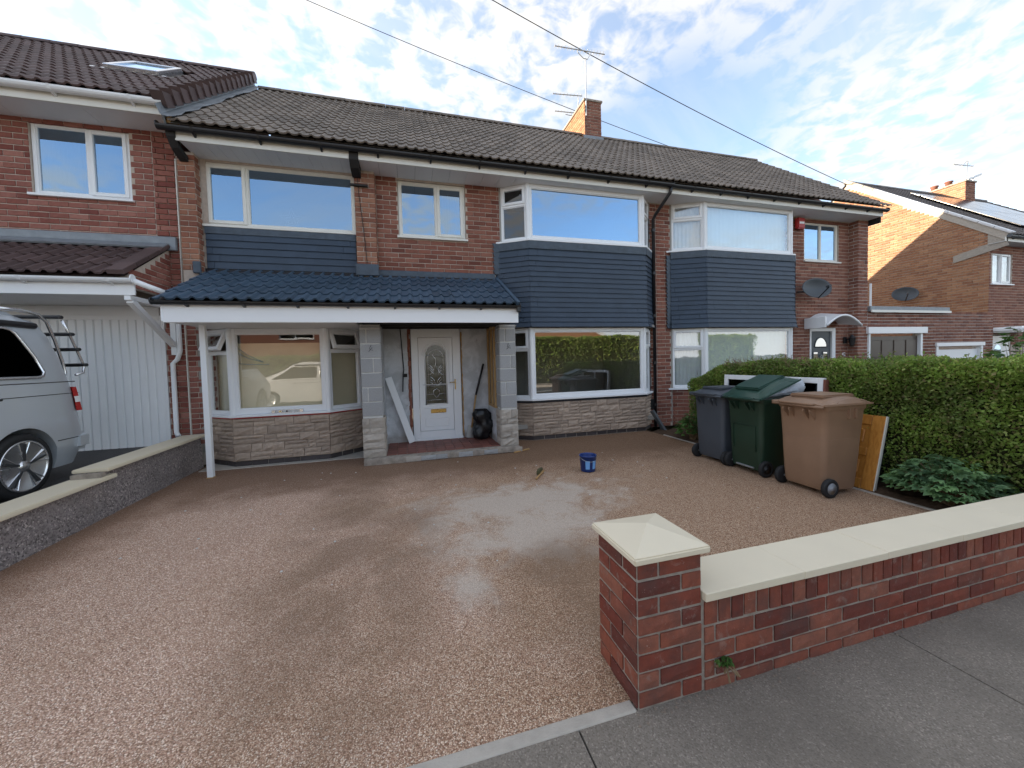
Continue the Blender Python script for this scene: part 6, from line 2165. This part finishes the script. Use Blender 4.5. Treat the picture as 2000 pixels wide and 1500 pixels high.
# ------------------------------------------------------------------ things on the drive and in the porch
bk = thing('paint_bucket', 'blue plastic bucket with light blue labels standing on the drive', 'bucket', (2.30, 4.60, 0))
MB().lathe([(0.0001, 0.006), (0.093, 0.006), (0.097, 0.012), (0.112, 0.205), (0.118, 0.207), (0.118, 0.222), (0.110, 0.224), (0.106, 0.21), (0.094, 0.02), (0.0001, 0.018)], 36, (2.30, 4.60, 0)).build('tub', BLUEPL, bk, smooth=True)
for a0 in (-2.35, -1.42):
    vs, fs = [], []
    for i in range(7):
        a = a0 + 0.55 * i / 6
        for (r, z) in ((0.1005, 0.045), (0.1105, 0.16)):
            vs.append((2.30 + r * math.cos(a), 4.60 + r * math.sin(a), z))
    for i in range(6):
        fs.append((2 * i, 2 * i + 2, 2 * i + 3, 2 * i + 1))
    MB().add(vs, fs).build('label', LBLUE, bk, smooth=True)
MB().tube([(2.30 + 0.119 * math.cos(a), 4.60 + 0.119 * math.sin(a), 0.20 - 0.05 * math.sin(a + PI)) for a in [PI + PI * i / 12 for i in range(13)]], 0.0025, 5).build('wire_handle', STEEL, bk)
br = thing('hand_brush', 'small hand brush with olive bristles lying on the drive', 'brush', (1.62, 4.62, 0))
XB = Matrix.Translation((1.62, 4.62, 0.0)) @ Matrix.Rotation(0.95, 4, 'Z')
MB(XB).tube([(-0.20, 0, 0.018), (-0.10, 0, 0.022), (-0.03, 0, 0.02), (0.14, 0.0, 0.022)], [0.012, 0.010, 0.013, 0.02], 8).build('handle', WOODRAW, br, smooth=True)
OLIVE = plain('olive_bristle', (0.085, 0.08, 0.035), 0.9, amp=0.4, scale=60, bmp=0.8, bscale=120)
MB(XB).prism([(-0.03, 0.012), (0.14, 0.012), (0.15, 0.07), (0.02, 0.085), (-0.04, 0.06)], 0.005, 0.045, 'xz').build('bristles', OLIVE, br, bevel=0.008, seg=2)
bg_ = MB()
n1, n2 = 26, 22
vs, fs = [], []
for j in range(n2 + 1):
    v_ = j / n2
    rad = 0.19 * (math.sin(PI * min(1, 0.06 + v_ * 0.92)) ** 0.35) * (1 - 0.22 * v_) + 0.006
    for i in range(n1):
        a = 2 * PI * i / n1
        q = rad * (1 + 0.10 * math.sin(9 * a + 3 * v_) * v_) * (1 + 0.45 * mnoise.noise(Vector((math.cos(a) * 1.6, math.sin(a) * 1.6, v_ * 3.2))) + 0.20 * mnoise.noise(Vector((math.cos(a) * 4, math.sin(a) * 4, v_ * 7))) + 0.08 * mnoise.noise(Vector((math.cos(a) * 9, math.sin(a) * 9, v_ * 15))))
        if v_ == 0: q *= 0.8
        vs.append((1.25 + q * math.cos(a) + 0.03 * math.sin(v_ * 4), 6.73 + 0.8 * q * math.sin(a), 0.111 + 0.60 * v_ - 0.05 * (v_ > 0.95)))
for j in range(n2):
    for i in range(n1):
        fs.append((j * n1 + i, j * n1 + (i + 1) % n1, (j + 1) * n1 + (i + 1) % n1, (j + 1) * n1 + i))
fs += [tuple(range(n1 - 1, -1, -1)), tuple(n2 * n1 + i for i in range(n1))]
tag(bg_.add(vs, fs).build('rubbish_bag', BAG, smooth=True), 'full black rubbish bag slumped in the porch corner', 'rubbish bag')
sp_ = thing('garden_spade', 'long handled tool with black grip leaning in the porch behind the black bag', 'spade', (1.1, 6.93, 0.11))
MB().tube([(1.09, 6.90, 0.30), (1.19, 6.925, 0.90)], 0.017, 8).build('shaft', PINE, sp_, smooth=True)
MB().tube([(1.19, 6.925, 0.90), (1.355, 6.965, 1.48)], 0.019, 8).build('grip', BLACKPL, sp_, smooth=True)
MB().beam((1.06, 6.895, 0.112), (1.095, 6.905, 0.34), 0.16, 0.006, (0, 1, 0)).build('blade', STEEL, sp_)
tag(MB().beam((0.015, 6.86, 0.12), (-0.36, 6.95, 1.285), 0.030, 0.115, (1, 0, 0.3)).build('trim_board', UPVC, bevel=0.004), 'length of white plastic trim leaning beside the front door', 'board')
tag(MB().beam((4.98, 6.50, 0.01), (4.80, 6.655, 0.42), 0.11, 0.05, (1, 0, 0.3)).build('grey_offcut', GREYPL, bevel=0.008), 'dark grey offcut leaning on the end of the stone bay', 'board')
tag(MB().beam((1.62, 5.90, 0.012), (1.93, 6.05, 0.014), 0.03, 0.02).build('timber_stick', WOODRAW, bevel=0.003), 'short thin stick lying on the drive beside the right pillar', 'stick')
lv_ = thing('spirit_level', 'small silver spirit level resting on the left bay sill', 'spirit level', (-1.86, 6.585, 0.803))
for (a, b, c, d) in ((-2.08, -2.03, 0.803, 0.853), (-1.69, -1.64, 0.803, 0.853), (-2.03, -1.69, 0.803, 0.815), (-2.03, -1.69, 0.842, 0.853), (-1.99, -1.93, 0.815, 0.842), (-1.88, -1.86, 0.815, 0.842)):
    MB().box(a, b, 6.573, 6.597, c, d).build('level_body', ALU if a != -1.88 else GREYPL, lv_, bevel=0.002)
MB().box(-1.975, -1.945, 6.571, 6.599, 0.818, 0.840).build('vial', YELLOWST, lv_)
st_ = thing('star_ornament', 'white outline star ornament standing inside the wide upstairs window', 'ornament', (-1.80, 7.13, 3.84))
for R1, R2 in ((0.20, 0.085), (0.11, 0.045)):
    MB().tube([(-1.80 + (R1 if k % 2 == 0 else R2) * math.sin(PI * k / 5), 7.085, 3.97 + (R1 if k % 2 == 0 else R2) * math.cos(PI * k / 5)) for k in range(10)], 0.009, 5, closed=True).build('star_wire', UPVC, st_)

# ------------------------------------------------------------------ fittings on the houses
def dish(name, label, c, face, rad, wallpt):
    t = thing(name, label, 'satellite dish', c)
    f = Vector(face).normalized()
    ax = Vector((0, 0, 1)).cross(f).normalized()
    ay = f.cross(ax)
    M_ = Matrix(((ax.x, ay.x, f.x, c[0]), (ax.y, ay.y, f.y, c[1]), (ax.z, ay.z, f.z, c[2]), (0, 0, 0, 1)))
    m = MB(M_ @ Matrix.Diagonal((1.0, 0.74, 1, 1)))
    pr_ = [(rad * i / 8, 0.16 * rad * (i / 8) ** 2 * 2 - 0.06) for i in range(9)]
    m.lathe([(0.0001, pr_[0][1])] + pr_[1:] + [(rad * 1.01, pr_[-1][1] - .012)] + [(r * 0.99, z - .014) for r, z in reversed(pr_[1:-1])] + [(0.0001, pr_[0][1] - .014)], 36)
    m.build('reflector', GREYPL, t, smooth=True)
    top = M_ @ Vector((0, -rad * 0.74, 0.03))
    ln = M_ @ Vector((0, -rad * 0.35, 0.42))
    MB().tube([M_ @ Vector((0, -rad * 0.5, -0.05)), top, ln], 0.014, 6).build('arm', BLACKPL, t)
    MB().tube([ln, ln + (Vector(c) - ln).normalized() * 0.10], 0.032, 10).build('receiver', GREYPL, t)
    MB().tube([M_ @ Vector((0, 0, -0.07)), M_ @ Vector((0, 0, -0.16)), wallpt], 0.02, 8).build('wall_bracket', BLACKPL, t)
dish('satellite_dish', 'grey satellite dish on the brick wall between blue slates and upstairs window', (9.36, 6.70, 3.04), (-0.30, -0.90, 0.22), 0.33, (9.15, 6.98, 3.0))
dish('satellite_dish', 'grey satellite dish low on the orange gable wall at far right', (16.33, 8.80, 3.42), (-0.75, -0.62, 0.25), 0.33, (16.58, 8.95, 3.35))
ln_ = thing('wall_lantern', 'black wall lantern beside the grey front door', 'lantern', (10.84, 6.95, 1.70))
MB().lathe([(0.02, 1.95), (0.05, 1.90), (0.075, 1.87), (0.07, 1.86), (0.045, 1.68), (0.02, 1.66)], 8, (10.84, 6.88, 0)).build('lamp_cage', BLACKPL, ln_)
MB().tube([(10.76, 6.99, 1.82), (10.78, 6.92, 1.84), (10.84, 6.88, 1.86)], 0.014, 6).build('arm', BLACKPL, ln_)
MB().box(10.70, 10.80, 6.965, 6.99, 1.74, 1.90).build('back_plate', BLACKPL, ln_, bevel=0.006)
ab = thing('alarm_box', 'red alarm box under the eaves beside the upstairs bay', 'alarm box', (9.17, 6.94, 4.5))
MB().box(9.06, 9.29, 6.89, 6.988, 4.50, 4.76).build('casing', REDPL, ab, bevel=0.02, seg=2)
MB().box(9.10, 9.25, 6.884, 6.889, 4.61, 4.66).build('label', UPVC, ab)


def aerial(name, label, base, top, b0, b1, n, el, second=None):
    t = thing(name, label, 'aerial', base)
    MB().tube([base, top], 0.016, 8).build('mast', STEEL, t)
    b0, b1 = Vector(b0), Vector(b1)
    MB().tube([b0, b1], 0.013, 6).build('boom', STEEL, t)
    d = (b1 - b0).normalized()
    s = d.cross(Vector((0, 0, 1))).normalized()
    for i in range(n):
        f = i / (n - 1)
        p = b0 + (b1 - b0) * (f * 0.96)
        e = el * (0.75 + 0.35 * f)
        ax = (s * 0.9 + Vector((0, 0, 0.45))).normalized()
        MB().tube([p - ax * e, p + ax * e], 0.006, 5).build('element', STEEL, t)
    mid = Vector(top)
    if abs(mid.z - (b0.z + (b1.z - b0.z) * 0.5)) > 0.03:
        q0, q1 = b0 + (b1 - b0) * 0.45, b0 + (b1 - b0) * 0.70
        MB().tube([q0, q0 - Vector((0, 0, .07)), mid - Vector((0.06, 0, 0.02)), mid + Vector((0.06, 0, -0.02)), q1 - Vector((0, 0, .07)), q1], 0.011, 6).build('cradle', STEEL, t)
    return t
aerial('television_aerial', 'tall aerial with long toothed boom above the chimney', (5.02, 9.73, 8.3), (5.03, 9.73, 9.86), (4.12, 9.73, 10.02), (5.63, 9.73, 10.07), 16, 0.06)
MB().tube([(5.02, 9.735, 8.66), (4.985, 9.73, 8.5), (5.01, 9.735, 8.3), (4.99, 9.74, 7.9)], 0.006, 5).build('coax', BLACKPL, bpy.data.objects['television_aerial'])
aerial('television_aerial', 'short aerial just above the back of the chimney, middle of three', (5.25, 10.75, 8.78), (5.30, 10.75, 9.52), (4.46, 10.75, 9.50), (5.42, 10.75, 9.58), 9, 0.05)
aerial('television_aerial', 'lowest small aerial partly hidden behind the chimney', (5.15, 10.95, 8.78), (5.15, 10.95, 9.10), (4.60, 10.95, 9.14), (5.35, 10.95, 9.18), 8, 0.04)
aerial('television_aerial', 'aerial on a mast beside the wide far chimney', (22.55, 10.2, 8.3), (22.62, 10.2, 9.3), (21.7, 10.2, 9.05), (23.0, 10.2, 9.12), 6, 0.06)
fa = thing('dish_pole', 'white panel aerial on a cranked bracket beside the far chimney', 'aerial', (23.0, 10.2, 8.0))
MB().tube([(22.52, 10.2, 7.9), (22.95, 10.2, 7.85), (23.02, 10.2, 8.9)], 0.02, 6).build('bracket', STEEL, fa)
MB().beam((22.65, 10.2, 8.55), (23.5, 10.2, 8.85), 0.08, 0.10).build('panel', UPVC, fa, bevel=0.02)


def wire(label, pts, r):
    pts = [Vector(p) for p in pts]
    a, b = pts
    q = []
    for i in range(33):
        f = i / 32
        p = a + (b - a) * f
        p.z -= 4 * 0.25 * f * (1 - f)
        q.append(p)
    tag(MB().tube(q, r, 5).build('overhead_wire', BLACKPL, smooth=True), label, 'wire')


def ray(px, py, dist):
    d = _r2 * ((px - 1000) / FPX) + _u2 * (-(py - 731.46) / FPX) + _f
    return Vector((0, 0, EYE)) + d * dist
wire('upper overhead wire running down to the sunlit gable', (ray(700, -152, 9.0), Vector((16.58, 10.7, 7.95))), 0.012)
wire('lower overhead wire passing behind the chimney', (ray(430, -74, 13.0), ray(1480, 348, 17.0)), 0.012)

# crumbs of mortar left on the drive
cr = MB()
for i in range(60):
    x, y = random.uniform(-2.4, 3.6), random.uniform(2.6, 5.8)
    s = random.uniform(0.005, 0.013)
    cr.lathe([(0.0001, 0), (s, s * 0.2), (s * 0.8, s * 0.6), (0.0001, s * 0.8)], 5, (x, y, 0.002))
tag(cr.build('mortar_crumbs', MORTAR_W), 'tiny crumbs of mortar scattered over the drive', 'debris', kind='stuff')
# grit and silt gathered along the foot of the front wall
gr_ = MB()
for i in range(260):
    x = random.uniform(0.86, 4.4)
    y = 1.368 - abs(random.gauss(0, 0.035))
    s = random.uniform(0.002, 0.007)
    gr_.lathe([(0.0001, 0), (s, s * 0.2), (s * 0.8, s * 0.6), (0.0001, s * 0.8)], 5, (x, y, 0.0))
tag(gr_.build('wall_grit', plain('grit_brown', (0.24, 0.19, 0.15), 0.95)), 'fine grit gathered along the foot of the brick wall', 'grit', kind='stuff')
